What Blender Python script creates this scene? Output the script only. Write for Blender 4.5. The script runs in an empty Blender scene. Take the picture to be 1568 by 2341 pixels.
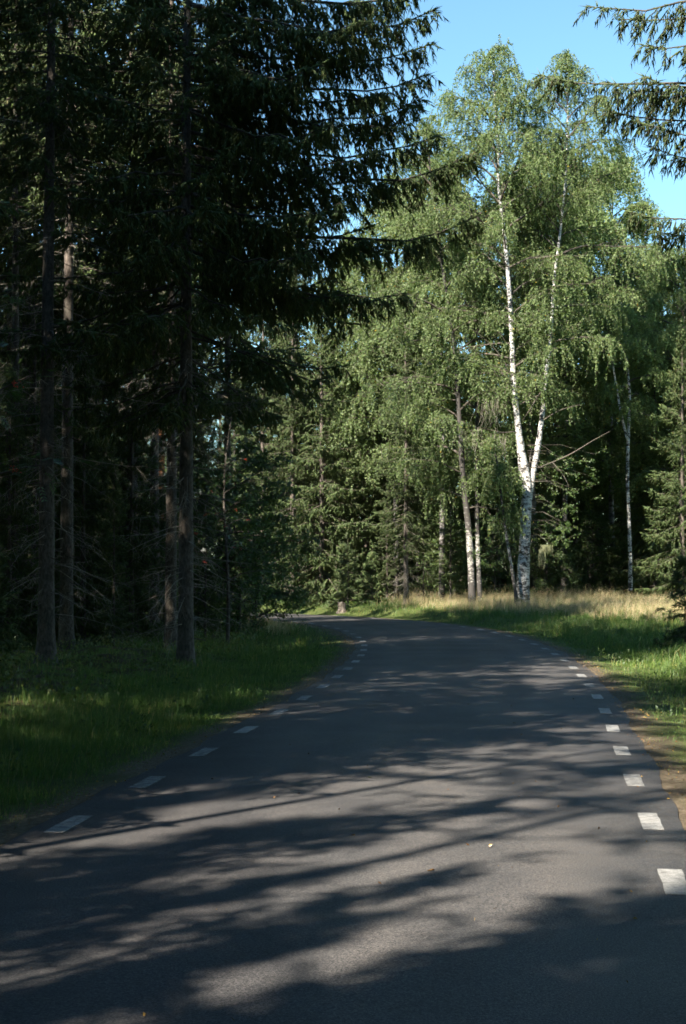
import bpy, math
import numpy as np
from mathutils import Vector, Matrix

PI = math.pi
R = math.radians
scene = bpy.context.scene
COL = scene.collection

# ------------------------------------------------------------------ camera
CAM_H, FPX, PITCH = 2.4, 3700.0, math.atan(130.0 / 3700.0)   # FPX: focal length for a 1568 px wide frame
cam_data = bpy.data.cameras.new('camera')
cam_data.sensor_fit = 'HORIZONTAL'
cam_data.sensor_width = 24.0
cam_data.lens = 24.0 * FPX / 1568.0
cam_data.clip_start = 0.1
cam_data.clip_end = 3000.0
cam = bpy.data.objects.new('camera', cam_data)
COL.objects.link(cam)
cam.location = (0, 0, CAM_H)
cam.rotation_euler = (PI / 2 + PITCH, 0, 0)
scene.camera = cam

# ------------------------------------------------------------------ world, sun, exposure
SUN_EL, SUN_AZ = R(37.0), R(40.0)          # sun stands behind the camera, SUN_AZ towards the left
to_sun = Vector((-math.sin(SUN_AZ) * math.cos(SUN_EL), -math.cos(SUN_AZ) * math.cos(SUN_EL), math.sin(SUN_EL)))
world = bpy.data.worlds.new('World')
scene.world = world
world.use_nodes = True
wn = world.node_tree
bg = wn.nodes['Background']
sky = wn.nodes.new('ShaderNodeTexSky')
sky.sky_type = 'NISHITA'
sky.sun_disc = False
sky.sun_elevation = SUN_EL
sky.sun_rotation = PI + SUN_AZ
sky.air_density = 1.0
sky.dust_density = 0.0
sky.ozone_density = 1.0
tintn = wn.nodes.new('ShaderNodeMix'); tintn.data_type = 'RGBA'; tintn.blend_type = 'MULTIPLY'; tintn.inputs[0].default_value = 1.0
tintn.inputs[7].default_value = (0.84, 1.13, 1.14, 1)
wn.links.new(sky.outputs[0], tintn.inputs[6])
wn.links.new(tintn.outputs[2], bg.inputs[0])
bg.inputs[1].default_value = 0.05

sd = bpy.data.lights.new('sun', 'SUN')
sd.energy = 5.0
sd.angle = R(0.55)
sd.color = (1.0, 0.93, 0.82)
sun = bpy.data.objects.new('sun', sd)
COL.objects.link(sun)
sun.location = (-30, -50, 60)
sun.rotation_euler = to_sun.to_track_quat('Z', 'Y').to_euler()

scene.view_settings.view_transform = 'Standard'
scene.view_settings.look = 'None'
scene.view_settings.gamma = 1.0
scene.view_settings.use_curve_mapping = False
scene.view_settings.exposure = 2.08
scene.render.engine = 'CYCLES'
scene.cycles.use_denoising = True
scene.cycles.denoiser = 'OPENIMAGEDENOISE'
scene.cycles.sample_clamp_indirect = 3.0
scene.cycles.use_adaptive_sampling = True
scene.cycles.adaptive_threshold = 0.06
scene.cycles.adaptive_min_samples = 16
scene.cycles.max_bounces = 3
scene.cycles.diffuse_bounces = 1
scene.cycles.transmission_bounces = 1
scene.cycles.caustics_reflective = False
scene.cycles.caustics_refractive = False
scene.cycles.pixel_filter_type = 'BLACKMAN_HARRIS'
scene.cycles.filter_width = 1.7

# ------------------------------------------------------------------ helpers
def px(x, y, Z):
    """point at ground distance Z (metres along +Y) seen at pixel x,y of the 1568 x 2340 frame"""
    u, v = (x - 784.0) / FPX, (1170.0 - y) / FPX
    dy = math.cos(PITCH) - v * math.sin(PITCH)
    dz = math.sin(PITCH) + v * math.cos(PITCH)
    return np.array([u * Z / dy, Z, CAM_H + dz * Z / dy])


class MB:
    """collects triangles and quads, then links them as one mesh"""
    def __init__(self):
        self.v, self.f3, self.f4, self.m3, self.m4, self.n = [], [], [], [], [], 0
        self.s3, self.s4 = [], []

    def add(self, v, f3=None, f4=None, mat=0, smooth=False):
        v = np.asarray(v, dtype=np.float32).reshape(-1, 3)
        if f3 is not None and len(f3):
            f3 = np.asarray(f3, dtype=np.int32).reshape(-1, 3)
            self.f3.append(f3 + self.n); self.m3.append(np.full(len(f3), mat, np.int32)); self.s3.append(np.full(len(f3), smooth))
        if f4 is not None and len(f4):
            f4 = np.asarray(f4, dtype=np.int32).reshape(-1, 4)
            self.f4.append(f4 + self.n); self.m4.append(np.full(len(f4), mat, np.int32)); self.s4.append(np.full(len(f4), smooth))
        self.v.append(v); self.n += len(v)

    def mesh(self, name, mats):
        v = np.concatenate(self.v)
        f3 = np.concatenate(self.f3) if self.f3 else np.zeros((0, 3), np.int32)
        f4 = np.concatenate(self.f4) if self.f4 else np.zeros((0, 4), np.int32)
        me = bpy.data.meshes.new(name)
        me.vertices.add(len(v)); me.vertices.foreach_set('co', v.ravel())
        loops = np.concatenate([f3.ravel(), f4.ravel()]).astype(np.int32)
        me.loops.add(len(loops)); me.loops.foreach_set('vertex_index', loops)
        nf = len(f3) + len(f4)
        me.polygons.add(nf)
        st = np.concatenate([np.arange(len(f3)) * 3, len(f3) * 3 + np.arange(len(f4)) * 4]).astype(np.int32)
        me.polygons.foreach_set('loop_start', st)
        mi = np.concatenate(self.m3 + self.m4).astype(np.int32)
        me.polygons.foreach_set('material_index', mi)
        me.polygons.foreach_set('use_smooth', np.concatenate(self.s3 + self.s4))
        for m in (mats if isinstance(mats, (list, tuple)) else [mats]):
            me.materials.append(m)
        me.update(calc_edges=True)
        return me


def obj(name, me, parent=None, loc=None):
    o = bpy.data.objects.new(name, me)
    COL.objects.link(o)
    if parent is not None: o.parent = parent
    if loc is not None: o.location = loc
    return o


def tag(o, label=None, cat=None, group=None, kind=None):
    for k, v in (('label', label), ('category', cat), ('group', group), ('kind', kind)):
        if v: o[k] = v
    return o


def unit(a):
    return a / np.maximum(np.linalg.norm(a, axis=-1, keepdims=True), 1e-9)


def tubes(mb, P, Rd, k=3, mat=0, smooth=True):
    """P (N,m,3) polylines, Rd (N,m) radii -> k-sided tubes"""
    N, m, _ = P.shape
    if N == 0: return
    T = np.empty_like(P)
    T[:, 1:-1] = P[:, 2:] - P[:, :-2]; T[:, 0] = P[:, 1] - P[:, 0]; T[:, -1] = P[:, -1] - P[:, -2]
    T = unit(T)
    ref = np.where(np.abs(T[:, :1, 2:3]) > 0.9, np.array([1.0, 0, 0]), np.array([0, 0, 1.0]))
    A = unit(np.cross(T, np.broadcast_to(ref, T.shape)))
    B = np.cross(T, A)
    a = np.arange(k) * 2 * PI / k
    V = P[:, :, None, :] + Rd[:, :, None, None] * (A[:, :, None, :] * np.cos(a)[None, None, :, None] + B[:, :, None, :] * np.sin(a)[None, None, :, None])
    idx = np.arange(N * m * k).reshape(N, m, k)
    nx = np.roll(idx, -1, axis=2)
    q = np.stack([idx[:, :-1], nx[:, :-1], nx[:, 1:], idx[:, 1:]], axis=-1).reshape(-1, 4)
    mb.add(V.reshape(-1, 3), f4=q, mat=mat, smooth=smooth)


def lerp_axis(A, b, s):
    """A (N,m,3): point and tangent on polyline b at fraction s"""
    m = A.shape[1]
    t = np.clip(s, 0, 0.9999) * (m - 1)
    i = t.astype(int); f = (t - i)[:, None]
    p0, p1 = A[b, i], A[b, i + 1]
    return p0 + (p1 - p0) * f, unit(p1 - p0)


def smooth(a, b, x):
    t = np.clip((x - a) / (b - a), 0, 1)
    return t * t * (3 - 2 * t)


_rs = np.random.RandomState(5)
_W = [(_rs.uniform(0, 2 * PI), _rs.uniform(0, 2 * PI), f) for f in (0.35, 0.6, 0.95, 1.5, 2.3, 3.7) for _ in range(2)]
def wav(x, y):
    z = 0
    for a, p, f in _W:
        z = z + np.sin((np.cos(a) * x + np.sin(a) * y) * f * 2 + p + 0.7 * np.sin(y * f * .6 + a)) / (1 + f)
    return z * 0.25


# ------------------------------------------------------------------ the line of the road
def centreline():
    ss = np.arange(0, 190, 0.25)
    # heading (degrees to the right of +Y) along the road
    th = np.interp(ss, [0, 66, 74, 83, 91, 97, 103, 109, 115, 121, 128, 140, 190],
                   [7.6, 7.2, 5.6, 3.6, 0.6, -2.6, -5.5, -11, -19, -28, -42, -72, -84])
    th = np.radians(th)
    x = np.cumsum(np.sin(th)) * 0.25; y = np.cumsum(np.cos(th)) * 0.25
    y0 = -40.0
    y = y + y0
    i = np.argmin(np.abs(y - 15.2))
    x = x - x[i] + 0.17
    return np.stack([x, y], 1), th
CL, CTH = centreline()
CN = np.stack([np.cos(CTH), -np.sin(CTH)], 1)        # points to the right of travel


def road_uv(x, y):
    """signed offset to the right of the centreline, and index along it"""
    x = np.asarray(x, float).ravel(); y = np.asarray(y, float).ravel()
    u = np.empty(len(x)); ii = np.empty(len(x), int)
    for c in range(0, len(x), 20000):
        dx = x[c:c + 20000, None] - CL[None, ::2, 0]; dy = y[c:c + 20000, None] - CL[None, ::2, 1]
        d = dx * dx + dy * dy
        j = np.argmin(d, 1) * 2
        k = np.arange(len(j))
        ii[c:c + 20000] = j
        uu = dx[k, j // 2] * CN[j, 0] + dy[k, j // 2] * CN[j, 1]
        dist = np.sqrt(d[k, j // 2])
        u[c:c + 20000] = np.where(uu < 0, -dist, dist)
    return u, ii


def height(x, y, uu=None):
    x = np.asarray(x, float); y = np.asarray(y, float)
    u = road_uv(x, y)[0].reshape(x.shape) if uu is None else uu
    a = np.abs(u)
    z = -0.05 * smooth(2.98, 2.7, a) - 0.003 * smooth(2.9, 3.3, a)
    z = z - 0.10 * smooth(3.2, 4.6, a) * smooth(8.0, 5.2, a)
    rt = smooth(3.6, 6.0, u)
    z = z + rt * (0.45 * smooth(56, 82, y) + 0.4 * smooth(82, 112, y))
    lf = smooth(-5.0, -8.0, u)
    z = z + (0.25 * lf + 0.05 * rt) * wav(x, y) + 0.12 * lf
    z = z + 0.025 * smooth(3.3, 5, a) * wav(x * 3.1 + 7, y * 3.1)
    # mossy hummocks on the forest floor
    for hx, hy, hr, hh in ((-5.7, 38.6, 0.75, 0.34), (-8.6, 37.5, 1.0, 0.22), (-7.2, 34.2, 1.3, 0.16), (-9.0, 41, 1.2, 0.3)):
        z = z + hh * np.exp(-((x - hx) ** 2 + (y - hy) ** 2) / (hr * hr) * 1.6)
    return z


def h1(x, y):
    return float(height(np.array([x]), np.array([y]))[0])


# ------------------------------------------------------------------ materials
def mat_base(name):
    m = bpy.data.materials.new(name); m.use_nodes = True
    n = m.node_tree.nodes; l = m.node_tree.links
    n.clear()
    out = n.new('ShaderNodeOutputMaterial')
    return m, n, l, out


def ramp(n, stops):
    r = n.new('ShaderNodeValToRGB')
    e = r.color_ramp.elements
    while len(e) < len(stops): e.new(0.5)
    for i, (p, c) in enumerate(stops):
        e[i].position = p; e[i].color = (*c, 1)
    return r


def noise(n, l, scale, detail=3, rough=0.6, vec=None, stretch=None):
    tc = n.new('ShaderNodeTexCoord')
    src = tc.outputs['Object'] if vec is None else vec
    if stretch:
        mp = n.new('ShaderNodeMapping'); mp.inputs['Scale'].default_value = stretch
        l.new(src, mp.inputs['Vector']); src = mp.outputs[0]
    t = n.new('ShaderNodeTexNoise'); t.inputs['Scale'].default_value = scale
    t.inputs['Detail'].default_value = detail; t.inputs['Roughness'].default_value = rough
    l.new(src, t.inputs['Vector'])
    return t


def leaf_mat(name, stops, trans=0.35, gloss=0.06, rough=0.45, tint=(1.15, 1.25, 0.55), patch=0.0):
    m, n, l, out = mat_base(name)
    g = n.new('ShaderNodeNewGeometry')
    oi = n.new('ShaderNodeObjectInfo')
    r = ramp(n, stops)
    l.new(g.outputs['Random Per Island'], r.inputs[0])
    hs = n.new('ShaderNodeHueSaturation')
    mr = n.new('ShaderNodeMapRange'); mr.inputs['To Min'].default_value = 0.8; mr.inputs['To Max'].default_value = 1.2
    l.new(oi.outputs['Random'], mr.inputs['Value']); l.new(mr.outputs[0], hs.inputs['Value'])
    l.new(r.outputs[0], hs.inputs['Color'])
    if patch:
        pn = noise(n, l, 0.55, 4, 0.6, vec=g.outputs['Position'])
        rp = ramp(n, [(0.35, (0.72, 0.80, 0.8)), (0.52, (1, 1, 1)), (0.68, (1.55, 1.2, 1.0))]); l.new(pn.outputs[0], rp.inputs[0])
        pm = n.new('ShaderNodeMix'); pm.data_type = 'RGBA'; pm.blend_type = 'MULTIPLY'; pm.inputs[0].default_value = patch
        l.new(r.outputs[0], pm.inputs[6]); l.new(rp.outputs[0], pm.inputs[7]); l.new(pm.outputs[2], hs.inputs['Color'])
    d = n.new('ShaderNodeBsdfDiffuse'); l.new(hs.outputs[0], d.inputs[0])
    t = n.new('ShaderNodeBsdfTranslucent')
    mx = n.new('ShaderNodeMix'); mx.data_type = 'RGBA'; mx.blend_type = 'MULTIPLY'; mx.inputs[0].default_value = 1
    l.new(hs.outputs[0], mx.inputs[6]); mx.inputs[7].default_value = (*tint, 1)
    l.new(mx.outputs[2], t.inputs[0])
    a = n.new('ShaderNodeMixShader'); a.inputs[0].default_value = trans
    l.new(d.outputs[0], a.inputs[1]); l.new(t.outputs[0], a.inputs[2])
    gl = n.new('ShaderNodeBsdfGlossy'); gl.inputs['Roughness'].default_value = rough; gl.inputs[0].default_value = (1, 1, 1, 1)
    b = n.new('ShaderNodeMixShader'); b.inputs[0].default_value = gloss
    l.new(a.outputs[0], b.inputs[1]); l.new(gl.outputs[0], b.inputs[2])
    l.new(b.outputs[0], out.inputs[0])
    return m


def bark_mat(name, dark, light, scale=9, stretch=(1, 1, 0.35), bump=0.6):
    m, n, l, out = mat_base(name)
    p = n.new('ShaderNodeBsdfPrincipled'); p.inputs['Roughness'].default_value = 0.9
    p.inputs['Specular IOR Level'].default_value = 0.15
    t = noise(n, l, scale, 6, 0.7, stretch=stretch)
    r = ramp(n, [(0.32, dark), (0.68, light)])
    l.new(t.outputs[0], r.inputs[0])
    t2 = noise(n, l, 1.3, 3)
    mx = n.new('ShaderNodeMix'); mx.data_type = 'RGBA'; mx.blend_type = 'MULTIPLY'; mx.inputs[0].default_value = 1
    r2 = ramp(n, [(0.3, (0.6, 0.65, 0.6)), (0.7, (1.1, 1.05, 1.0))]); l.new(t2.outputs[0], r2.inputs[0])
    l.new(r.outputs[0], mx.inputs[6]); l.new(r2.outputs[0], mx.inputs[7])
    l.new(mx.outputs[2], p.inputs['Base Color'])
    b = n.new('ShaderNodeBump'); b.inputs['Strength'].default_value = bump; b.inputs['Distance'].default_value = 0.03
    l.new(t.outputs[0], b.inputs['Height']); l.new(b.outputs[0], p.inputs['Normal'])
    l.new(p.outputs[0], out.inputs[0])
    return m


def birch_bark(name, base_dark=1.0, pale=(0.60, 0.575, 0.535), top_dark=0.0):
    m, n, l, out = mat_base(name)
    p = n.new('ShaderNodeBsdfPrincipled'); p.inputs['Roughness'].default_value = 0.75
    p.inputs['Specular IOR Level'].default_value = 0.2
    # pale papery bark with fine horizontal lenticels and black cracked patches, darker and rougher at the foot
    fine = noise(n, l, 6, 5, 0.65, stretch=(1, 1, 5.5))
    rf = ramp(n, [(0.42, (0.22, 0.2, 0.18)), (0.50, tuple(c * 0.84 for c in pale)), (0.75, pale)]); l.new(fine.outputs[0], rf.inputs[0])
    big = noise(n, l, 2.6, 6, 0.75, stretch=(1.2, 1.2, 2.2))
    tc = n.new('ShaderNodeTexCoord'); sp = n.new('ShaderNodeSeparateXYZ'); l.new(tc.outputs['Object'], sp.inputs[0])
    mr = n.new('ShaderNodeMapRange'); mr.inputs['From Min'].default_value = 0.0; mr.inputs['From Max'].default_value = 3.2
    mr.inputs['To Min'].default_value = 0.13 * base_dark; mr.inputs['To Max'].default_value = 0.0
    l.new(sp.outputs['Z'], mr.inputs['Value'])
    ad = n.new('ShaderNodeMath'); ad.operation = 'ADD'; l.new(big.outputs[0], ad.inputs[0]); l.new(mr.outputs[0], ad.inputs[1])
    if top_dark:
        mt_ = n.new('ShaderNodeMapRange'); mt_.inputs['From Min'].default_value = 3.4; mt_.inputs['From Max'].default_value = 5.2
        mt_.inputs['To Min'].default_value = 0.0; mt_.inputs['To Max'].default_value = top_dark
        l.new(sp.outputs['Z'], mt_.inputs['Value'])
        a2 = n.new('ShaderNodeMath'); a2.operation = 'ADD'; l.new(ad.outputs[0], a2.inputs[0]); l.new(mt_.outputs[0], a2.inputs[1]); ad = a2
    rb = ramp(n, [(0.505, (0, 0, 0)), (0.56, (1, 1, 1))]); l.new(ad.outputs[0], rb.inputs[0])
    mx = n.new('ShaderNodeMix'); mx.data_type = 'RGBA'; mx.inputs[7].default_value = (0.05, 0.045, 0.04, 1)
    l.new(rb.outputs[0], mx.inputs[0]); l.new(rf.outputs[0], mx.inputs[6])
    # yellow green lichen
    li = noise(n, l, 3.3, 4, 0.7)
    rl = ramp(n, [(0.66, (0, 0, 0)), (0.72, (0.55, 0.55, 0.55))]); l.new(li.outputs[0], rl.inputs[0])
    m2 = n.new('ShaderNodeMix'); m2.data_type = 'RGBA'; m2.inputs[7].default_value = (0.30, 0.32, 0.12, 1)
    l.new(rl.outputs[0], m2.inputs[0]); l.new(mx.outputs[2], m2.inputs[6])
    l.new(m2.outputs[2], p.inputs['Base Color'])
    b = n.new('ShaderNodeBump'); b.inputs['Strength'].default_value = 0.5; b.inputs['Distance'].default_value = 0.02; b.invert = True
    l.new(ad.outputs[0], b.inputs['Height']); l.new(b.outputs[0], p.inputs['Normal'])
    l.new(p.outputs[0], out.inputs[0])
    return m


def asphalt():
    m, n, l, out = mat_base('asphalt')
    p = n.new('ShaderNodeBsdfPrincipled'); p.inputs['Specular IOR Level'].default_value = 0.12
    big = noise(n, l, 0.5, 5, 0.6)
    rb = ramp(n, [(0.3, (0.052, 0.0505, 0.0505)), (0.7, (0.078, 0.0745, 0.072))]); l.new(big.outputs[0], rb.inputs[0])
    sp = noise(n, l, 70, 2, 0.8)
    rs = ramp(n, [(0.33, (0.35, 0.36, 0.38)), (0.5, (0.95, 0.95, 0.95)), (0.68, (2.1, 2.0, 1.9))]); l.new(sp.outputs[0], rs.inputs[0])
    mx = n.new('ShaderNodeMix'); mx.data_type = 'RGBA'; mx.blend_type = 'MULTIPLY'; mx.inputs[0].default_value = 1
    l.new(rb.outputs[0], mx.inputs[6]); l.new(rs.outputs[0], mx.inputs[7])
    # wheel tracks, a little paler and smoother, follow the road (UV u = metres from the middle)
    uv = n.new('ShaderNodeUVMap'); uv.uv_map = 'road'
    su = n.new('ShaderNodeSeparateXYZ'); l.new(uv.outputs[0], su.inputs[0])
    ab = n.new('ShaderNodeMath'); ab.operation = 'ABSOLUTE'; l.new(su.outputs[0], ab.inputs[0])
    wob = noise(n, l, 0.35, 2)
    ad = n.new('ShaderNodeMath'); ad.operation = 'ADD'; l.new(ab.outputs[0], ad.inputs[0]); l.new(wob.outputs[0], ad.inputs[1])
    rt = ramp(n, [(0.0, (0.9, 0.9, 0.92)), (0.21, (0.98, 0.98, 0.98)), (0.33, (1.2, 1.17, 1.14)), (0.48, (0.94, 0.94, 0.94)), (0.62, (1.18, 1.15, 1.12)), (0.78, (0.9, 0.9, 0.9)), (1.0, (0.75, 0.73, 0.7))])
    dv = n.new('ShaderNodeMath'); dv.operation = 'MULTIPLY'; dv.inputs[1].default_value = 0.28; l.new(ad.outputs[0], dv.inputs[0])
    l.new(dv.outputs[0], rt.inputs[0])
    m2 = n.new('ShaderNodeMix'); m2.data_type = 'RGBA'; m2.blend_type = 'MULTIPLY'; m2.inputs[0].default_value = 1
    l.new(mx.outputs[2], m2.inputs[6]); l.new(rt.outputs[0], m2.inputs[7])
    # hairline cracks and darker repair streaks
    wv = noise(n, l, 1.1, 4, 0.7)
    mw = n.new('ShaderNodeMix'); mw.data_type = 'RGBA'; mw.blend_type = 'LINEAR_LIGHT'; mw.inputs[0].default_value = 0.35
    tc2 = n.new('ShaderNodeTexCoord'); l.new(tc2.outputs['Object'], mw.inputs[6]); l.new(wv.outputs['Color'], mw.inputs[7])
    vo = n.new('ShaderNodeTexVoronoi'); vo.feature = 'DISTANCE_TO_EDGE'; vo.inputs['Scale'].default_value = 0.33; l.new(mw.outputs[2], vo.inputs['Vector'])
    rc = ramp(n, [(0.0, (0.45, 0.45, 0.45)), (0.006, (0.7, 0.7, 0.7)), (0.012, (1, 1, 1))]); l.new(vo.outputs['Distance'], rc.inputs[0])
    st = noise(n, l, 0.22, 3, 0.5, stretch=(1.0, 0.35, 1))
    r3 = ramp(n, [(0.40, (0.80, 0.80, 0.82)), (0.5, (1, 1, 1)), (0.66, (1.16, 1.14, 1.1))]); l.new(st.outputs[0], r3.inputs[0])
    m3 = n.new('ShaderNodeMix'); m3.data_type = 'RGBA'; m3.blend_type = 'MULTIPLY'; m3.inputs[0].default_value = 0.25
    l.new(m2.outputs[2], m3.inputs[6]); l.new(rc.outputs[0], m3.inputs[7])
    m4 = n.new('ShaderNodeMix'); m4.data_type = 'RGBA'; m4.blend_type = 'MULTIPLY'; m4.inputs[0].default_value = 1
    l.new(m3.outputs[2], m4.inputs[6]); l.new(r3.outputs[0], m4.inputs[7])
    l.new(m4.outputs[2], p.inputs['Base Color'])
    rr = ramp(n, [(0.3, (0.5, 0.5, 0.5)), (0.7, (0.72, 0.72, 0.72))]); l.new(big.outputs[0], rr.inputs[0]); l.new(rr.outputs[0], p.inputs['Roughness'])
    b = n.new('ShaderNodeBump'); b.inputs['Strength'].default_value = 0.55; b.inputs['Distance'].default_value = 0.006
    l.new(sp.outputs[0], b.inputs['Height']); l.new(b.outputs[0], p.inputs['Normal'])
    l.new(p.outputs[0], out.inputs[0])
    return m


def paint():
    m, n, l, out = mat_base('worn_road_paint')
    p = n.new('ShaderNodeBsdfPrincipled'); p.inputs['Roughness'].default_value = 0.7
    w = noise(n, l, 9, 6, 0.8)
    geo = n.new('ShaderNodeNewGeometry')
    oi = n.new('ShaderNodeObjectInfo')
    mr = n.new('ShaderNodeMapRange'); mr.inputs['To Min'].default_value = -0.10; mr.inputs['To Max'].default_value = 0.06
    l.new(oi.outputs['Random'], mr.inputs['Value'])
    ad = n.new('ShaderNodeMath'); ad.operation = 'ADD'; l.new(w.outputs[0], ad.inputs[0]); l.new(mr.outputs[0], ad.inputs[1])
    r = ramp(n, [(0.34, (0.075, 0.073, 0.07)), (0.46, (0.21, 0.204, 0.19)), (0.64, (0.34, 0.332, 0.31))]); l.new(ad.outputs[0], r.inputs[0])
    l.new(geo.outputs['Position'], w.inputs['Vector'])
    s = noise(n, l, 70, 2, 0.8, vec=geo.outputs['Position'])
    rs = ramp(n, [(0.3, (0.55, 0.55, 0.55)), (0.6, (1.05, 1.05, 1.05))]); l.new(s.outputs[0], rs.inputs[0])
    mx = n.new('ShaderNodeMix'); mx.data_type = 'RGBA'; mx.blend_type = 'MULTIPLY'; mx.inputs[0].default_value = 1
    l.new(r.outputs[0], mx.inputs[6]); l.new(rs.outputs[0], mx.inputs[7])
    l.new(mx.outputs[2], p.inputs['Base Color'])
    b = n.new('ShaderNodeBump'); b.inputs['Strength'].default_value = 0.5; b.inputs['Distance'].default_value = 0.005
    l.new(s.outputs[0], b.inputs['Height']); l.new(b.outputs[0], p.inputs['Normal'])
    l.new(p.outputs[0], out.inputs[0])
    return m


def ground_mat():
    m, n, l, out = mat_base('forest_soil')
    p = n.new('ShaderNodeBsdfPrincipled'); p.inputs['Roughness'].default_value = 0.95; p.inputs['Specular IOR Level'].default_value = 0.1
    at = n.new('ShaderNodeAttribute'); at.attribute_name = 'zone'          # red = grassland, green = bare gravel shoulder
    sp = n.new('ShaderNodeSeparateColor'); l.new(at.outputs['Color'], sp.inputs[0])
    a = noise(n, l, 0.9, 6, 0.7)
    litter = ramp(n, [(0.36, (0.045, 0.035, 0.02)), (0.47, (0.075, 0.055, 0.03)), (0.53, (0.10, 0.115, 0.022)), (0.66, (0.15, 0.16, 0.035))]); l.new(a.outputs[0], litter.inputs[0])
    b = noise(n, l, 2.5, 5, 0.7)
    turf = ramp(n, [(0.3, (0.035, 0.05, 0.015)), (0.6, (0.07, 0.085, 0.025)), (0.75, (0.12, 0.10, 0.045))]); l.new(b.outputs[0], turf.inputs[0])
    c = noise(n, l, 14, 5, 0.8)
    grav = ramp(n, [(0.3, (0.05, 0.038, 0.025)), (0.5, (0.11, 0.085, 0.055)), (0.7, (0.19, 0.16, 0.12))]); l.new(c.outputs[0], grav.inputs[0])
    m1 = n.new('ShaderNodeMix'); m1.data_type = 'RGBA'; l.new(sp.outputs[0], m1.inputs[0]); l.new(litter.outputs[0], m1.inputs[6]); l.new(turf.outputs[0], m1.inputs[7])
    m2 = n.new('ShaderNodeMix'); m2.data_type = 'RGBA'; l.new(sp.outputs[1], m2.inputs[0]); l.new(m1.outputs[2], m2.inputs[6]); l.new(grav.outputs[0], m2.inputs[7])
    l.new(m2.outputs[2], p.inputs['Base Color'])
    bm = n.new('ShaderNodeBump'); bm.inputs['Strength'].default_value = 0.8; bm.inputs['Distance'].default_value = 0.05
    l.new(c.outputs[0], bm.inputs['Height']); l.new(bm.outputs[0], p.inputs['Normal'])
    l.new(p.outputs[0], out.inputs[0])
    return m


M = {}
M['asphalt'] = asphalt()
M['paint'] = paint()
M['ground'] = ground_mat()
M['spruce_bark'] = bark_mat('spruce_bark', (0.045, 0.037, 0.031), (0.19, 0.16, 0.14), 16, (1, 1, 0.5), 1.0)
M['pine_bark'] = bark_mat('pine_bark', (0.10, 0.045, 0.025), (0.42, 0.19, 0.09), 8, (1, 1, 0.35))
M['twig'] = bark_mat('grey_twig', (0.045, 0.037, 0.03), (0.15, 0.13, 0.11), 20)
M['dead'] = bark_mat('dead_twig', (0.14, 0.12, 0.10), (0.40, 0.36, 0.31), 20)
M['birch'] = birch_bark('birch_bark', 0.45)
M['birch_grey'] = birch_bark('old_birch_bark', 1.3, (0.36, 0.345, 0.31), 0.2)
M['birch_shaded'] = birch_bark('shade_darkened_birch_bark', 1.6, (0.2, 0.19, 0.17))  # birch bark with shade put into its colour, for trunks in the dark wall
M['needle'] = leaf_mat('spruce_needle', [(0.0, (0.036, 0.062, 0.018)), (0.5, (0.072, 0.112, 0.032)), (0.88, (0.11, 0.155, 0.042)), (1.0, (0.14, 0.125, 0.055))], 0.2, 0.025, 0.6)
M['birch_leaf'] = leaf_mat('birch_leaf', [(0.0, (0.080, 0.130, 0.040)), (0.6, (0.128, 0.182, 0.060)), (0.95, (0.175, 0.218, 0.078)), (0.996, (0.175, 0.215, 0.07)), (1.0, (0.5, 0.32, 0.03))], 0.4, 0.02, 0.6)
M['bush_leaf'] = leaf_mat('bush_leaf', [(0.0, (0.035, 0.07, 0.018)), (0.6, (0.065, 0.11, 0.028)), (1.0, (0.11, 0.15, 0.035))], 0.36, 0.03, 0.5)
M['rowan_leaf'] = leaf_mat('rowan_leaf', [(0.0, (0.03, 0.07, 0.02)), (0.7, (0.055, 0.11, 0.03)), (1.0, (0.09, 0.15, 0.035))], 0.4, 0.06, 0.4)
M['grass'] = leaf_mat('grass_blade', [(0.0, (0.045, 0.10, 0.016)), (0.6, (0.090, 0.16, 0.028)), (0.9, (0.145, 0.20, 0.045)), (1.0, (0.32, 0.26, 0.12))], 0.32, 0.03, 0.5, patch=1.0)
M['straw'] = leaf_mat('dry_grass', [(0.0, (0.24, 0.18, 0.09)), (0.5, (0.45, 0.35, 0.18)), (0.72, (0.56, 0.45, 0.25)), (0.8, (0.17, 0.21, 0.06)), (1.0, (0.14, 0.19, 0.05))], 0.3, 0.04, 0.5, (1.1, 1.0, 0.8))
M['moss'] = leaf_mat('bilberry_leaf', [(0.0, (0.05, 0.075, 0.015)), (0.6, (0.09, 0.12, 0.022)), (1.0, (0.16, 0.15, 0.04))], 0.3, 0.04)
M['lichen'] = leaf_mat('beard_lichen', [(0.0, (0.22, 0.24, 0.12)), (1.0, (0.38, 0.38, 0.22))], 0.2, 0.02)
M['litter'] = leaf_mat('fallen_leaf', [(0.0, (0.20, 0.10, 0.03)), (0.5, (0.12, 0.06, 0.025)), (1.0, (0.42, 0.26, 0.05))], 0.1, 0.04)


def plain(name, c, rough=0.6):
    m, n, l, out = mat_base(name)
    p = n.new('ShaderNodeBsdfPrincipled'); p.inputs['Roughness'].default_value = rough
    t = noise(n, l, 6, 4); r = ramp(n, [(0.3, tuple(x * 0.75 for x in c)), (0.7, tuple(min(1, x * 1.2) for x in c))])
    l.new(t.outputs[0], r.inputs[0]); l.new(r.outputs[0], p.inputs['Base Color'])
    b = n.new('ShaderNodeBump'); b.inputs['Strength'].default_value = 0.6; l.new(t.outputs[0], b.inputs['Height']); l.new(b.outputs[0], p.inputs['Normal'])
    l.new(p.outputs[0], out.inputs[0])
    return m
M['berry'] = plain('rowan_berry', (0.55, 0.045, 0.015), 0.35)
M['stone'] = plain('granite', (0.2, 0.19, 0.17), 0.9)

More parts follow.
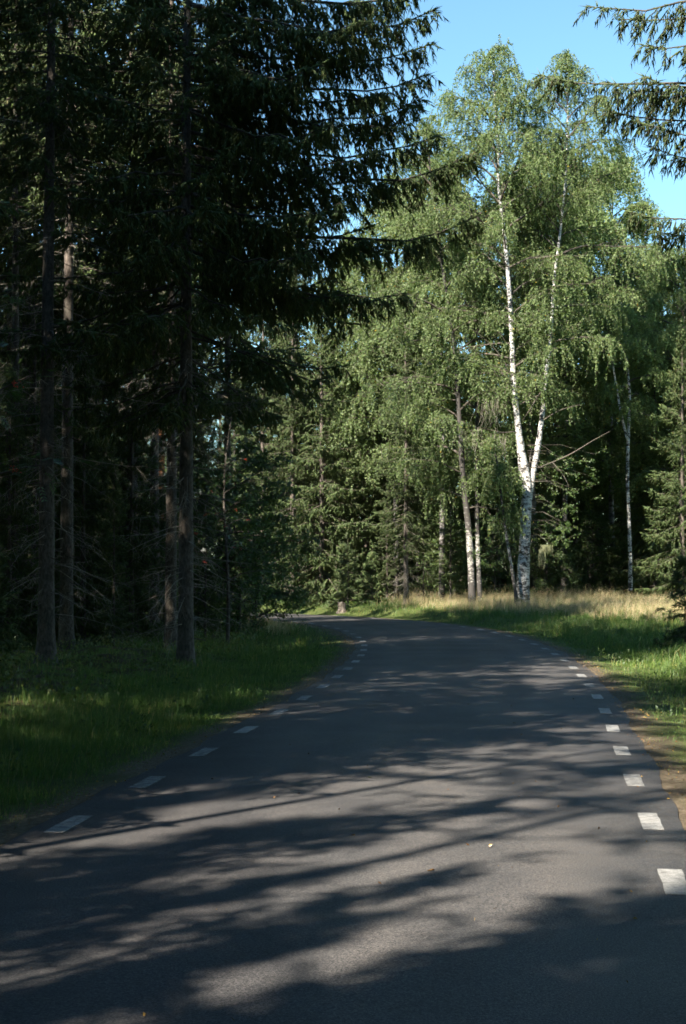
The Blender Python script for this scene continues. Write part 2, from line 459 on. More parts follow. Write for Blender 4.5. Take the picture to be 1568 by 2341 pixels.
# ------------------------------------------------------------------ ground
def build_ground():
    def axis(lo, hi, fine_lo, fine_hi, step, grow=1.18):
        a = list(np.arange(fine_lo, fine_hi, step)); s = step
        x = a[-1]
        while x < hi: s *= grow; x += s; a.append(x)
        s = step; x = a[0]; b = []
        while x > lo: s *= grow; x -= s; b.append(x)
        return np.array(b[::-1] + a)
    xs = axis(-1500, 1500, -14, 20, 0.3)
    ys = axis(-1500, 1500, 8, 96, 0.4)
    X, Y = np.meshgrid(xs, ys)
    u, _ = road_uv(X, Y); u = u.reshape(X.shape)
    Z = height(X, Y, u)
    far = np.maximum(np.abs(X), np.abs(Y - 50))
    Z = np.where(far > 160, 0.3, Z)
    v = np.stack([X, Y, Z], -1).reshape(-1, 3)
    ny, nx = X.shape
    i = np.arange(ny * nx).reshape(ny, nx)
    q = np.stack([i[:-1, :-1], i[:-1, 1:], i[1:, 1:], i[1:, :-1]], -1).reshape(-1, 4)
    mb = MB(); mb.add(v, f4=q, smooth=True)
    me = mb.mesh('ground', M['ground'])
    w = 0.5 * wav(X * 1.7, Y * 1.7)
    grassy = np.where(u > 0, smooth(2.5, 3.2, u) * smooth(24 + 3 * w, 19, u), smooth(-7.4 + 1.6 * w, -5.8 + 1.6 * w, u))
    grassy = np.maximum(grassy, smooth(58, 50, np.abs(Y - 20) * 0 + 60) * 0)
    au = np.abs(u) + 0.35 * wav(X * 2.3, Y * 2.3)
    grav = smooth(3.6, 3.25, au)
    colr = np.stack([grassy, grav, 0 * grav, 0 * grav + 1], -1).reshape(-1, 4).astype(np.float32)
    at = me.color_attributes.new('zone', 'FLOAT_COLOR', 'POINT')
    at.data.foreach_set('color', colr.ravel())
    o = obj('ground', me); tag(o, 'forest floor and roadside ground of soil, moss and turf', None, None, 'structure')
build_ground()

# ------------------------------------------------------------------ road and its dashed edge lines
def build_road():
    rs = np.random.RandomState(3)
    us = np.linspace(-1, 1, 15)
    n = len(CL)
    kk = np.arange(n) * 0.25
    hwL = 3.0 + 0.03 * np.sin(kk * 0.9) + 0.025 * np.sin(kk * 2.3 + 1) + rs.uniform(-0.012, 0.012, n)
    hwR = 3.02 + 0.03 * np.sin(kk * 0.73 + 1) + 0.025 * np.sin(kk * 1.9) + rs.uniform(-0.012, 0.012, n)
    off = np.where(us[None] < 0, us[None] * hwL[:, None], us[None] * hwR[:, None])
    P = CL[:, None, :] + CN[:, None, :] * off[..., None]
    z = 0.012 - 0.02 * np.abs(off / 3.0) ** 2 + 0.012
    V = np.concatenate([P, z[..., None]], -1)
    # skirt so that the edge of the asphalt has a thickness
    skl = V[:, :1].copy(); skl[..., 2] -= 0.07; skr = V[:, -1:].copy(); skr[..., 2] -= 0.07
    V = np.concatenate([skl, V, skr], 1)
    offu = np.concatenate([off[:, :1], off, off[:, -1:]], 1)
    k = V.shape[1]
    i = np.arange(n * k).reshape(n, k)
    q = np.stack([i[:-1, :-1], i[:-1, 1:], i[1:, 1:], i[1:, :-1]], -1).reshape(-1, 4)
    mb = MB(); mb.add(V.reshape(-1, 3), f4=q, smooth=False)
    me = mb.mesh('road', M['asphalt'])
    uvl = me.uv_layers.new(name='road')
    li = np.empty(len(me.loops), np.int32); me.loops.foreach_get('vertex_index', li)
    uv = np.stack([offu.ravel()[li], np.repeat(np.arange(n) * 0.25, k)[li]], 1).astype(np.float32)
    uvl.data.foreach_set('uv', uv.ravel())
    road = obj('road', me); tag(road, 'narrow asphalt road curving left through the forest', None, None, 'structure')
    # dashes: one metre of paint, two metres of gap
    s_all = np.arange(n) * 0.25
    def at_s(s):
        x = np.interp(s, s_all, CL[:, 0]); y = np.interp(s, s_all, CL[:, 1]); t = np.interp(s, s_all, CTH)
        return np.array([x, y]), t
    for side, o0, ph in ((1, 2.7, 53.02), (-1, -2.72, 55.15)):
        s = ph - 12.0
        while s < 150:
            c, t = at_s(s)
            if c[1] > 3 and c[0] > -40:
                rows = []
                hw = 0.095
                m = 5
                vs = []
                for j in range(m + 1):
                    c2, t2 = at_s(s - 0.5 + j / m)
                    nrm = np.array([math.cos(t2), -math.sin(t2)])
                    e = 0.006
                    for w in (-hw + rs.uniform(-e, e), hw + rs.uniform(-e, e)):
                        o = o0 + w
                        p = c2 + nrm * o
                        vs.append((p[0], p[1], 0.024 - 0.02 * (o / 3.0) ** 2 + 0.005))
                vs = np.array(vs); base = np.array([c[0] + math.cos(t) * o0, c[1] - math.sin(t) * o0, 0])
                vs = vs - base
                j = np.arange(m) * 2
                top = np.stack([j, j + 1, j + 3, j + 2], 1)
                low = vs.copy(); low[:, 2] -= 0.0042
                nv = len(vs)
                ring = list(range(0, nv, 2)) + list(range(nv - 1, 0, -2))
                sides = [[ring[a], ring[a] + nv, ring[(a + 1) % len(ring)] + nv, ring[(a + 1) % len(ring)]] for a in range(len(ring))]
                mb = MB(); mb.add(np.concatenate([vs, low]), f4=np.concatenate([top, np.array(sides)]))
                obj('edge_line_dash', mb.mesh('edge_line_dash', M['paint']), road, base)
            s += 3.0
    return road
build_road()

# ------------------------------------------------------------------ spruces
def shoots(mb, p, d, L, r, mat=1):
    """needle-clad shoots: spindles with three faces"""
    N = len(p)
    if N == 0: return
    d = unit(d)
    ref = unit(np.random.RandomState(N).randn(N, 3))
    a = unit(np.cross(d, ref)); b = np.cross(d, a)
    ang = np.arange(3) * 2 * PI / 3
    rng = a[:, None] * np.cos(ang)[None, :, None] + b[:, None] * np.sin(ang)[None, :, None]
    r0 = (p + d * (L * 0.12)[:, None])[:, None] + rng * r[:, None, None]
    tip = (p + d * L[:, None])[:, None]
    V = np.concatenate([r0, tip], 1)                        # N,4
    o = (np.arange(N) * 4)[:, None, None]
    t = np.array([[0, 1, 3], [1, 2, 3], [2, 0, 3]])[None] + o
    mb.add(V.reshape(-1, 3), f3=t.reshape(-1, 3), mat=mat, smooth=True)


def needles(mb, p, d, L, k, rs, mat=1, nl=0.035, nw=0.009):
    """single flat needles round a shoot, for the branches nearest to the camera"""
    N = len(p)
    d = unit(d)
    s = (np.arange(k)[None] + rs.rand(N, k)) / k
    ref = unit(rs.randn(N, k, 3)); dd = np.repeat(d[:, None], k, 1)
    a = unit(np.cross(dd, ref)); b = np.cross(dd, a)
    base = p[:, None] + dd * (s * L[:, None])[..., None]
    dirn = unit(a * 0.75 + dd * 0.65)
    ln = nl * (0.7 + 0.5 * rs.rand(N, k))[..., None]
    V = np.stack([base - b * nw / 2 * 1.0, base + b * nw / 2, base + dirn * ln], 2).reshape(-1, 3)
    mb.add(V, f3=np.arange(len(V)).reshape(-1, 3), mat=mat)


def foliate(mb, A, L, rs, step2=0.26, step3=0.075, hang=0.5, curtain=0.45, sl=(0.13, 0.30), sr=0.021, bare=0.15, l2max=1.1, fine=0, l2k=0.34, cl=(0.2, 0.85), l2b=0.16):
    """A (B,m,3) branch axes: adds wood, side twigs, curtains of hanging twigs and their needle shoots"""
    Bn, m, _ = A.shape
    rad = (0.008 + 0.0065 * L)[:, None] * np.linspace(1, 0.25, m)[None]
    tubes(mb, A, rad, 4, 0)
    cnt = np.maximum(3, (L / step2).astype(int)) * 2
    b = np.repeat(np.arange(Bn), cnt)
    N = len(b)
    s = bare + (1 - bare) * rs.rand(N) ** 0.85
    P0, T = lerp_axis(A, b, s)
    up = np.array([0, 0, 1.0])
    nrm = unit(np.cross(T, up))
    side = np.where(rs.rand(N) < 0.5, -1, 1)[:, None]
    ang = np.radians(rs.uniform(38, 72, N))[:, None]
    droop = (hang * rs.uniform(0.1, 0.9, N))[:, None]
    d2 = T * np.cos(ang) + side * nrm * np.sin(ang) - up * droop
    l2 = np.clip((l2b + l2k * L[b] * (1 - s) ** 0.7) * rs.uniform(0.55, 1.15, N), 0.12, l2max)
    cur = rs.rand(N) < curtain
    d2 = np.where(cur[:, None], T * 0.25 + side * nrm * rs.uniform(0, 0.5, (N, 1)) - up * 1.0, d2)
    l2 = np.where(cur, np.clip(l2 * 0.9, cl[0], cl[1]) * rs.uniform(0.6, 1.1, N), l2)
    d2 = unit(d2 + 0.12 * rs.randn(N, 3))
    mid = P0 + d2 * (l2 * 0.5)[:, None]
    end = P0 + d2 * l2[:, None] - up * (0.22 * l2 * (~cur))[:, None]
    A2 = np.stack([P0, mid, end], 1)
    tubes(mb, A2, np.tile(np.array([[0.006, 0.0045, 0.003]]), (N, 1)), 3, 0)
    c3 = np.maximum(2, (l2 / step3).astype(int)) * 2
    b3 = np.repeat(np.arange(N), c3); n3 = len(b3)
    q = 0.08 + 0.92 * rs.rand(n3)
    P3, T3 = lerp_axis(A2, b3, q)
    d3 = unit(T3 * 0.75 + 0.7 * unit(rs.randn(n3, 3)) * np.array([1, 1, 0.6]) - up * (hang * (0.3 + rs.rand(n3)))[:, None] * 0.9)
    L3 = rs.uniform(sl[0], sl[1], n3)
    # shoots in line with the main axis, out to the tip
    c4 = np.maximum(6, (L / 0.06).astype(int))
    b4 = np.repeat(np.arange(Bn), c4); n4 = len(b4)
    s4 = np.where(rs.rand(n4) < 0.3, rs.uniform(0.86, 1.0, n4), bare + (1 - bare) * rs.rand(n4))
    P4, T4 = lerp_axis(A, b4, s4)
    d4 = unit(T4 * 0.9 + 0.6 * rs.randn(n4, 3) * np.array([1, 1, 0.5]) - up * 0.1)
    L4 = rs.uniform(sl[0], sl[1], n4) * 0.9
    P = np.concatenate([P3, P4, A[:, -1] - unit(A[:, -1] - A[:, -2]) * 0.05]); D = np.concatenate([d3, d4, unit(A[:, -1] - A[:, -2])]); LL = np.concatenate([L3, L4, np.full(Bn, sl[1])])
    if fine:
        shoots(mb, P, D, LL, np.full(len(P), sr * 0.45))
        needles(mb, P, D, LL, fine, rs)
    else:
        shoots(mb, P, D, LL, sr * rs.uniform(0.75, 1.25, len(P)))


def axis_curve(h, phi, L, a0, sag, lift, m=7, x0=None):
    s = np.linspace(0, 1, m)[None]
    r = L[:, None] * s * np.cos(a0)[:, None]
    z = h[:, None] + L[:, None] * (np.sin(a0)[:, None] * s - sag[:, None] * s ** 1.6 + lift[:, None] * s ** 3.2)
    x = r * np.cos(phi)[:, None]; y = r * np.sin(phi)[:, None]
    A = np.stack([x, y, z], -1)
    if x0 is not None: A = A + x0[:, None, :]
    return A


def trunk_line(H, rs, wob=0.06, lean=(0, 0), m=14):
    t = np.linspace(0, 1, m)
    p = np.stack([lean[0] * t + wob * np.sin(t * 7 + rs.rand() * 6) * t, lean[1] * t + wob * np.cos(t * 6 + rs.rand() * 6) * t, t * H - 0.1], 1)
    return p, t


def trunk_mesh(name, p, t, r0, mat, sides=12, flare=0.6, stubs=0, rs=None, taper=0.93):
    mb = MB()
    m = 40
    tt = np.linspace(0, 1, m) ** 1.25
    q = np.stack([np.interp(tt, t, p[:, i]) for i in range(3)], 1)
    H = p[-1, 2]
    r = r0 * (1 - taper * tt) * (1 + flare * np.exp(-tt * H / 0.35))
    if rs is not None: r = r * (1 + 0.025 * rs.randn(m))
    tubes(mb, q[None], r[None], sides, 0)
    if stubs and rs is not None:
        z = rs.uniform(0.8, 9, stubs)
        f = z / H
        c = np.stack([np.interp(f, t, p[:, i]) for i in range(3)], 1)
        a = rs.uniform(0, 2 * PI, stubs)
        l = rs.uniform(0.15, 0.4, stubs)
        d = np.stack([np.cos(a), np.sin(a), -0.2 + 0 * a], 1)
        e = c + d * (r0 + l)[:, None]
        tubes(mb, np.stack([c, e], 1), np.stack([0.016 + 0 * l, 0.008 + 0 * l], 1), 4, 0)
    return mb.mesh(name, mat)


def dead_twigs(p, t, H, lo, hi, n, r0, rs, lmax=2.0):
    mb = MB()
    z = rs.uniform(lo, hi, n); f = z / H
    c = np.stack([np.interp(f, t, p[:, i]) for i in range(3)], 1)
    a = rs.uniform(0, 2 * PI, n); L = rs.uniform(0.35, 1, n) ** 1.3 * lmax
    A = axis_curve(0 * z, a, L, np.full(n, -0.05) + 0.15 * rs.randn(n), rs.uniform(0.15, 0.5, n), rs.uniform(0, 0.2, n), 5, c)
    A = A + np.cumsum(0.03 * rs.randn(*A.shape), 1)
    tubes(mb, A, np.linspace(0.014, 0.003, 5)[None] * (0.7 + 0.5 * rs.rand(n))[:, None], 3, 0)
    cnt = np.maximum(3, (L * 5).astype(int)); b = np.repeat(np.arange(n), cnt); k = len(b)
    P0, T = lerp_axis(A, b, 0.25 + 0.75 * rs.rand(k))
    d = unit(T * 0.6 + 0.8 * rs.randn(k, 3) - np.array([0, 0, 0.35])); l = rs.uniform(0.15, 0.6, k)
    A2 = np.stack([P0, P0 + d * (l * .5)[:, None], P0 + d * l[:, None] - np.array([0, 0, 0.08])], 1)
    tubes(mb, A2, np.tile([[0.005, 0.004, 0.002]], (k, 1)), 3, 0)
    return mb.mesh('dead_twigs', M['dead'])


def spruce_proto(seed, H, cb, Lmax, r0, whorl=0.5, per=5, top_taper=0.75, dead=40, bark='spruce_bark', hang=0.5, curtain=0.45, low_full=False, dens=1.0, fine=0, extra=None, lean=(0, 0), deadmax=2.0, sr=0.022, edens=1.0):
    """meshes of one spruce standing at the origin: trunk, dead twigs, crown"""
    rs = np.random.RandomState(seed)
    p, t = trunk_line(H, rs, 0.05, lean)
    tm = trunk_mesh('trunk', p, t, r0, M[bark], stubs=26 if cb > 2 else 0, rs=rs)
    dm = dead_twigs(p, t, H, 1.0, max(cb + 1.5, 1.6), dead, r0, rs, deadmax) if dead else None
    z = []
    h = cb
    while h < H - 0.25:
        n = per + rs.randint(-1, 2)
        z += list(h + rs.uniform(-0.18, 0.18, n))
        h += whorl * rs.uniform(0.8, 1.2) * (0.6 + 0.4 * (H - h) / (H - cb))
    z = np.array(z)
    f = np.clip((z - cb) / (H - cb), 0, 1)
    L = Lmax * np.clip(1 - f, 0, 1) ** top_taper * rs.uniform(0.65, 1.12, len(z))
    L *= (0.55 + 0.45 * smooth(0, 0.12, f)) if not low_full else 1
    L = np.maximum(L, 0.22)
    phi = rs.uniform(0, 2 * PI, len(z))
    a0 = np.radians(-8 + 55 * f ** 1.6 + rs.uniform(-9, 9, len(z)))
    sag = 0.42 * (1 - f) ** 0.8 + rs.uniform(-.05, .05, len(z)); lift = 0.30 * (1 - f) ** 0.5 + rs.uniform(-.05, .05, len(z))
    c = np.stack([np.interp(z / H, t, p[:, 0]), np.interp(z / H, t, p[:, 1]), z * 0], 1)
    A = axis_curve(z, phi, L, a0, sag, lift, 7, c)
    A[:, 1:] += 0.02 * rs.randn(*A[:, 1:].shape) * L[:, None, None] * 0.6
    mb = MB()
    foliate(mb, A, L, rs, 0.27 / dens, 0.082 / dens, hang, curtain, sr=sr, fine=0)
    tip = np.array([[p[-1] - [0, 0, 0.1], p[-1] + [0.01, 0, 0.25], p[-1] + [0.0, 0.01, 0.6]]])
    foliate(mb, tip, np.array([0.7]), rs, 0.2, 0.1, 0.0, 0.0)
    if extra is not None:
        EA, EL = extra
        foliate(mb, EA, EL, rs, 0.10 / edens, 0.066 / edens, hang, 0.6, sr=0.018, bare=0.08, l2max=1.5, fine=fine, l2k=0.2, cl=(0.4, 1.2), l2b=0.42)
    cm = mb.mesh('crown', [M['twig'], M['needle']])
    return dict(trunk=tm, dead_twigs=dm, crown=cm, H=H)


def place(name, proto, x, y, rot=0.0, sc=1.0, label='', cat='tree', group=None, z=None, tilt=(0, 0)):
    e = bpy.data.objects.new(name, None)
    COL.objects.link(e)
    e.empty_display_size = 0.3
    e.location = (x, y, (h1(x, y) if z is None else z) - 0.03)
    e.rotation_euler = (tilt[0], tilt[1], rot)
    e.scale = (sc, sc, sc) if not isinstance(sc, tuple) else sc
    for k, me in proto.items():
        if k in ('H',) or me is None: continue
        q = obj(k, me, e)
        if k in ('dead_twigs', 'berries', 'branches'): q['kind'] = 'stuff'
    tag(e, label, cat, group)
    return e


rg = np.random.RandomState(11)
P = {}
P['tall_a'] = spruce_proto(21, 24.0, 4.5, 3.4, 0.20, dead=60)
P['tall_b'] = spruce_proto(22, 21.5, 3.2, 3.2, 0.18, dead=45, curtain=0.55, hang=0.65)
P['tall_c'] = spruce_proto(23, 25.5, 12.5, 3.0, 0.21, dead=95, deadmax=2.6)
P['edge'] = spruce_proto(24, 19.0, 0.8, 3.7, 0.19, dead=0, low_full=True, per=6, dens=1.1, hang=0.6)
P['crown_high'] = spruce_proto(27, 22.0, 7.5, 4.2, 0.17, dead=60, per=6, dens=1.05, hang=0.6, curtain=0.5)
P['young'] = spruce_proto(25, 4.2, 0.15, 1.5, 0.045, whorl=0.32, dead=0, low_full=True, curtain=0.15, hang=0.25)
P['slim'] = spruce_proto(26, 13.5, 1.6, 1.9, 0.10, dead=18, curtain=0.4)


def custom_branches(base_x, base_y, rows, Zd, rs, ground_z):
    """branches from (trunk height, tip pixel, tip depth offset) in tree-local coordinates"""
    A, L = [], []
    for z0, tx, ty, dz, sag, lift in rows:
        tip = px(tx, ty, Zd + dz) - np.array([base_x, base_y, ground_z])
        b = np.array([0, 0, z0])
        s = np.linspace(0, 1, 9)[:, None]
        v = tip - b
        Ln = np.linalg.norm(v)
        q = b + v * s
        q[:, 2] += Ln * (-sag * np.sin(PI * s[:, 0]) ** 1.0 * (0.6 + 0.8 * s[:, 0]) + 0 * lift)
        q[:, 2] += Ln * 0.035 * s[:, 0] ** 7
        q += 0.06 * rs.randn(9, 3) * np.sin(PI * s)
        A.append(q); L.append(Ln)
    return np.array(A), np.array(L)


def lz(y, Z):      # height above the ground plane of a pixel row at distance Z
    return px(784, y, Z)[2]


# the big spruce left of the road whose boughs reach over it
HX, HY = px(424, 1500, 39.5)[0], 39.5
hz = h1(HX, HY)
rsb = np.random.RandomState(77)
rows = []
for (y0, tx, ty, dz, sag) in [(-60, 925, 5, -1.0, .05), (40, 992, 42, -1.2, .06), (110, 985, 120, 0.5, .05), (150, 980, 190, -1.5, .07), (215, 945, 290, -1.0, .05),
                              (250, 960, 245, 1.5, .06), (300, 1000, 330, 0.8, .06), (355, 1088, 372, -1.6, .075), (420, 900, 430, 1.2, .06), (470, 1090, 517, -1.0, .085), (520, 880, 560, 1.0, .07),
                              (570, 925, 690, -1.8, .06), (610, 800, 672, -0.5, .07), (655, 760, 640, 1.6, .06), (330, 860, 360, -2.4, .07), (180, 880, 230, 2.0, .05), (90, 900, 95, 2.2, .05),
                              (440, 780, 480, -3.0, .07), (10, 870, 60, -2.6, .05), (-40, 960, -10, 1.5, .05), (540, 700, 590, -3.2, .06), (250, 760, 300, -3.4, .07), (120, 740, 160, -3.4, .06)]:
    rows.append((lz(y0, HY) - hz, tx, ty, dz, sag, 0))
EA = custom_branches(HX, HY, rows, HY, rsb, hz)
P['hero'] = spruce_proto(31, 27.0, 6.5, 5.0, 0.20, whorl=0.6, dead=80, dens=1.0, curtain=0.55, hang=0.7, extra=EA, deadmax=2.4)
place('spruce_tree', P['hero'], HX, HY, 0, 1, 'large roadside spruce with long drooping boughs reaching out over the road', 'tree', z=hz + 0.03)

# the spruce standing right of the road, outside the picture, whose boughs hang in at the top
GX, GY = 11.2, 37.0
gz = h1(GX, GY)
rows = []
for (y0, tx, ty, dz, sag) in [(-90, 1345, 35, -0.5, .03), (-60, 1420, 60, 0.6, .04), (-20, 1470, 120, -1.0, .05), 
                              (165, 1235, 195, -0.3, .015), (185, 1390, 205, 0.9, .03), (225, 1380, 268, 0.2, .05), (200, 1470, 190, -1.2, .03), (270, 1480, 300, -0.6, .05), (330, 1490, 350, 0.7, .05),
                              (455, 1440, 500, -0.4, .04), (480, 1500, 545, -1.0, .04)]:
    rows.append((lz(y0, GY) - gz, tx, ty, dz, sag, 0))
EA = custom_branches(GX, GY, rows, GY, rsb, gz)
P['hero_r'] = spruce_proto(32, 24.0, 7.0, 2.3, 0.20, whorl=0.7, dead=20, curtain=0.6, hang=0.8, extra=EA, edens=0.7)
place('spruce_tree', P['hero_r'], GX, GY, 0, 1, 'spruce whose sunlit boughs hang in from the right against the sky', 'tree', z=gz + 0.03)

# ------------------------------------------------------------------ broadleaved trees
def leaves(mb, p, d, size, rs, mat=1, hang=0.6, w=0.8, tri=False):
    """rhombic leaves with a fold along the midrib, hanging from p"""
    N = len(p)
    if N == 0: return
    d = unit(d + hang * np.array([0, 0, -1.0]) + 0.7 * rs.randn(N, 3))
    a = unit(np.cross(d, unit(rs.randn(N, 3))))
    b = np.cross(d, a)
    sz = (size * rs.uniform(0.7, 1.25, N))[:, None]
    st = p + d * sz * 0.25
    if tri:
        V = np.stack([p, p + d * sz * 0.8 + a * sz * 0.55 * w, p + d * sz * (0.95 + 0.1 * rs.rand(N, 1)) - a * sz * 0.4 * w], 1).reshape(-1, 3)
        mb.add(V, f3=np.arange(len(V)).reshape(-1, 3), mat=mat)
        return
    v1 = st + d * sz * 0.42 + a * sz * 0.5 * w + b * sz * 0.08
    v2 = st + d * sz
    v3 = st + d * sz * 0.42 - a * sz * 0.5 * w + b * sz * 0.08
    V = np.stack([st, v1, v2, v3], 1).reshape(-1, 3)
    o = (np.arange(N) * 4)[:, None, None]
    mb.add(V, f3=(np.array([[0, 1, 2], [0, 2, 3]])[None] + o).reshape(-1, 3), mat=mat)


def stem_tube(mb, pts, radii, sides=12, mat=0, rs=None):
    pts = np.array(pts, float); radii = np.array(radii, float)
    d = np.r_[0, np.cumsum(np.linalg.norm(np.diff(pts, axis=0), axis=1))]
    n = max(10, int(d[-1] / 0.35))
    tt = np.linspace(0, d[-1], n)
    q = np.stack([np.interp(tt, d, pts[:, i]) for i in range(3)], 1)
    # soften the corners of the polyline
    for _ in range(4): q[1:-1] = 0.25 * q[:-2] + 0.5 * q[1:-1] + 0.25 * q[2:]
    r = np.interp(tt, d, radii)
    if rs is not None: r = r * (1 + 0.03 * rs.randn(n))
    tubes(mb, q[None], r[None], sides, mat)
    return q


def broad_crown(stems, rs, n_limb, Lmax, t0, t1=1.0, shape=None, up=0.9, droop=0.5, sub=6, twigs=5, tw_len=(0.35, 1.1), leaf=0.075, gap=0.05, weep=1.0, zlimb=None, limb_mat=1, lw=0.8, pend=0.6, back=False, leafmat='birch_leaf', barkmat='birch', limb_r=0.055):
    """limbs, side branches, hanging twigs and leaves on the given stem polylines; returns the limb mesh and the crown mesh"""
    ml, mc = MB(), MB()
    tot = sum(len(s) for s in stems)
    As, Ls = [], []
    for s in stems:
        n = max(2, int(n_limb * len(s) / tot))
        t = t0 + (t1 - t0) * (np.arange(n) + rs.rand(n)) / n
        c, T = lerp_axis(np.array([s]), np.zeros(n, int), t)
        f = (t - t0) / (t1 - t0)
        sh = (np.sin(PI * np.clip(0.12 + 0.88 * f, 0, 1)) ** 0.6 + 0.12) if shape is None else shape(f)
        L = Lmax * sh * rs.uniform(0.6, 1.15, n)
        phi = np.arange(n) * 2.39996 + rs.uniform(-0.4, 0.4, n)
        if back: phi = np.where((np.sin(phi) < -0.45) & (f < 0.38 + 0.2 * rs.rand(n)), -phi + rs.uniform(-.3, .3, n), phi)
        A = axis_curve(0 * t, phi, L, np.full(n, up) * (0.55 + 0.6 * f) + 0.15 * rs.randn(n), droop * rs.uniform(0.5, 1.2, n), np.zeros(n), 8, c)
        A[:, 1:] += np.cumsum(0.022 * rs.randn(n, 7, 3), 1) * L[:, None, None] * 0.5
        As.append(A); Ls.append(L)
    A = np.concatenate(As); L = np.concatenate(Ls)
    tubes(ml, A, (limb_r * L / Lmax + 0.008)[:, None] * np.linspace(1, 0.15, 8)[None], 5, limb_mat)
    nb = len(A)
    c2 = np.maximum(2, (sub * L / Lmax).astype(int)); b = np.repeat(np.arange(nb), c2); n2 = len(b)
    s2 = 0.22 + 0.78 * rs.rand(n2)
    P0, T = lerp_axis(A, b, s2)
    d2 = unit(T * 0.8 + 0.75 * rs.randn(n2, 3) * np.array([1, 1, 0.5]) + np.array([0, 0, 0.15]))
    l2 = L[b] * (0.18 + 0.32 * (1 - s2)) * rs.uniform(0.6, 1.3, n2)
    ss = np.linspace(0, 1, 5)[None, :, None]
    A2 = P0[:, None] + d2[:, None] * l2[:, None, None] * ss - np.array([0, 0, 1.0]) * (weep * 0.35 * l2)[:, None, None] * ss ** 2
    A2[:, 1:] += 0.03 * rs.randn(n2, 4, 3)
    tubes(ml, A2, np.linspace(0.014, 0.004, 5)[None] * (0.6 + 0.5 * l2[:, None]), 3, 1)
    # hanging twigs from the side branches and the outer limbs
    c3 = np.full(n2, twigs); b3 = np.repeat(np.arange(n2), c3)
    P3, T3 = lerp_axis(A2, b3, 0.15 + 0.85 * rs.rand(len(b3)))
    c4 = np.maximum(1, (twigs * 0.8 * L).astype(int)); b4 = np.repeat(np.arange(nb), c4)
    P4, T4 = lerp_axis(A, b4, 0.35 + 0.65 * rs.rand(len(b4)))
    Pt = np.concatenate([P3, P4]); Tt = np.concatenate([T3, T4]); n = len(Pt)
    d = unit(Tt * 0.5 + 0.6 * rs.randn(n, 3) * np.array([1, 1, 0.5]))
    lt = rs.uniform(tw_len[0], tw_len[1], n)
    g = np.array([0, 0, -1.0])
    q1 = Pt + d * (lt * 0.3)[:, None] + g * (lt * 0.08 * weep)[:, None]
    q2 = q1 + unit(d * (1 - 0.8 * pend) + g * weep * pend) * (lt * 0.35)[:, None]
    q3 = q2 + unit(d * (1 - pend) * 0.7 + g * weep * (pend + 0.2) + 0.1 * rs.randn(n, 3)) * (lt * 0.4)[:, None]
    A3 = np.stack([Pt, q1, q2, q3], 1)
    tubes(mc, A3, np.tile([[0.0045, 0.0035, 0.003, 0.002]], (n, 1)), 3, 0)
    cl = np.maximum(3, (lt / gap).astype(int)); bl = np.repeat(np.arange(n), cl)
    pl, tl = lerp_axis(A3, bl, rs.rand(len(bl)))
    leaves(mc, pl + 0.015 * rs.randn(len(bl), 3), tl * 0.3, leaf, rs, 1, 0.6 * weep, lw, True)
    return ml.mesh('branches', [M[barkmat], M['twig']]), mc.mesh('crown', [M['twig'], M[leafmat]])


def to_local(pts, base):
    return np.array(pts) - np.array(base)


# --- the forked birch in the meadow
BZ = 82.0
bx = px(1193, 1388, BZ)[0]; bz = h1(bx, BZ)
rsB = np.random.RandomState(41)
def pp(lst, Z, base, dep=None):
    return np.array([px(x, y, Z + (dep[i] if dep else 0)) - base for i, (x, y) in enumerate(lst)])
base = np.array([bx, BZ, bz])
main = pp([(1193, 1395), (1195, 1340), (1199, 1250), (1203, 1150), (1206, 1110), (1200, 1070), (1190, 1020), (1180, 940), (1173, 860), (1168, 720), (1160, 610), (1150, 510), (1138, 420), (1139, 320), (1130, 220), (1128, 120)], BZ, base,
          [0, 0, 0, 0, 0, 0, -.1, -.2, -.2, 0, .2, .2, 0, 0, .2, .4])
right = pp([(1208, 1150), (1217, 1090), (1228, 1030), (1240, 950), (1246, 870), (1260, 760), (1266, 640), (1282, 520), (1294, 400), (1297, 280), (1300, 150)], BZ, base, [0, .1, .2, .4, .6, 1.0, 1.3, 1.6, 1.8, 2, 2.2])
third = pp([(1199, 1150), (1192, 1090), (1186, 1030), (1178, 960)], BZ, base, [.1, .25, .35, .3])
mt = MB()
qm = stem_tube(mt, main, [.40, .34, .29, .27, .255, .215, .18, .155, .14, .12, .105, .09, .072, .055, .04, .015], 14, 0, rsB)
qr = stem_tube(mt, right, [.16, .155, .145, .125, .11, .095, .08, .066, .05, .035, .012], 12, 0, rsB)
stem_tube(mt, third, [.12, .12, .10, .06], 10, 0, rsB)
trunk_me = mt.mesh('trunk', M['birch'])
cup = lambda f: 0.35 + 0.75 * np.sin(PI * np.clip(f * 0.9 + 0.12, 0, 1)) ** 0.9
lm, cm = broad_crown([qm, qr], rsB, 96, 5.2, 0.36, 0.985, cup, up=0.95, droop=0.45, sub=12, twigs=6, tw_len=(0.6, 1.9), leaf=0.088, gap=0.038, weep=1.1, pend=0.75, back=True)
e = place('birch_tree', dict(trunk=trunk_me, branches=lm, crown=cm), bx, BZ, 0, 1, 'tall forked birch with bright white trunk standing in the dry meadow grass', 'tree', z=bz + 0.03)
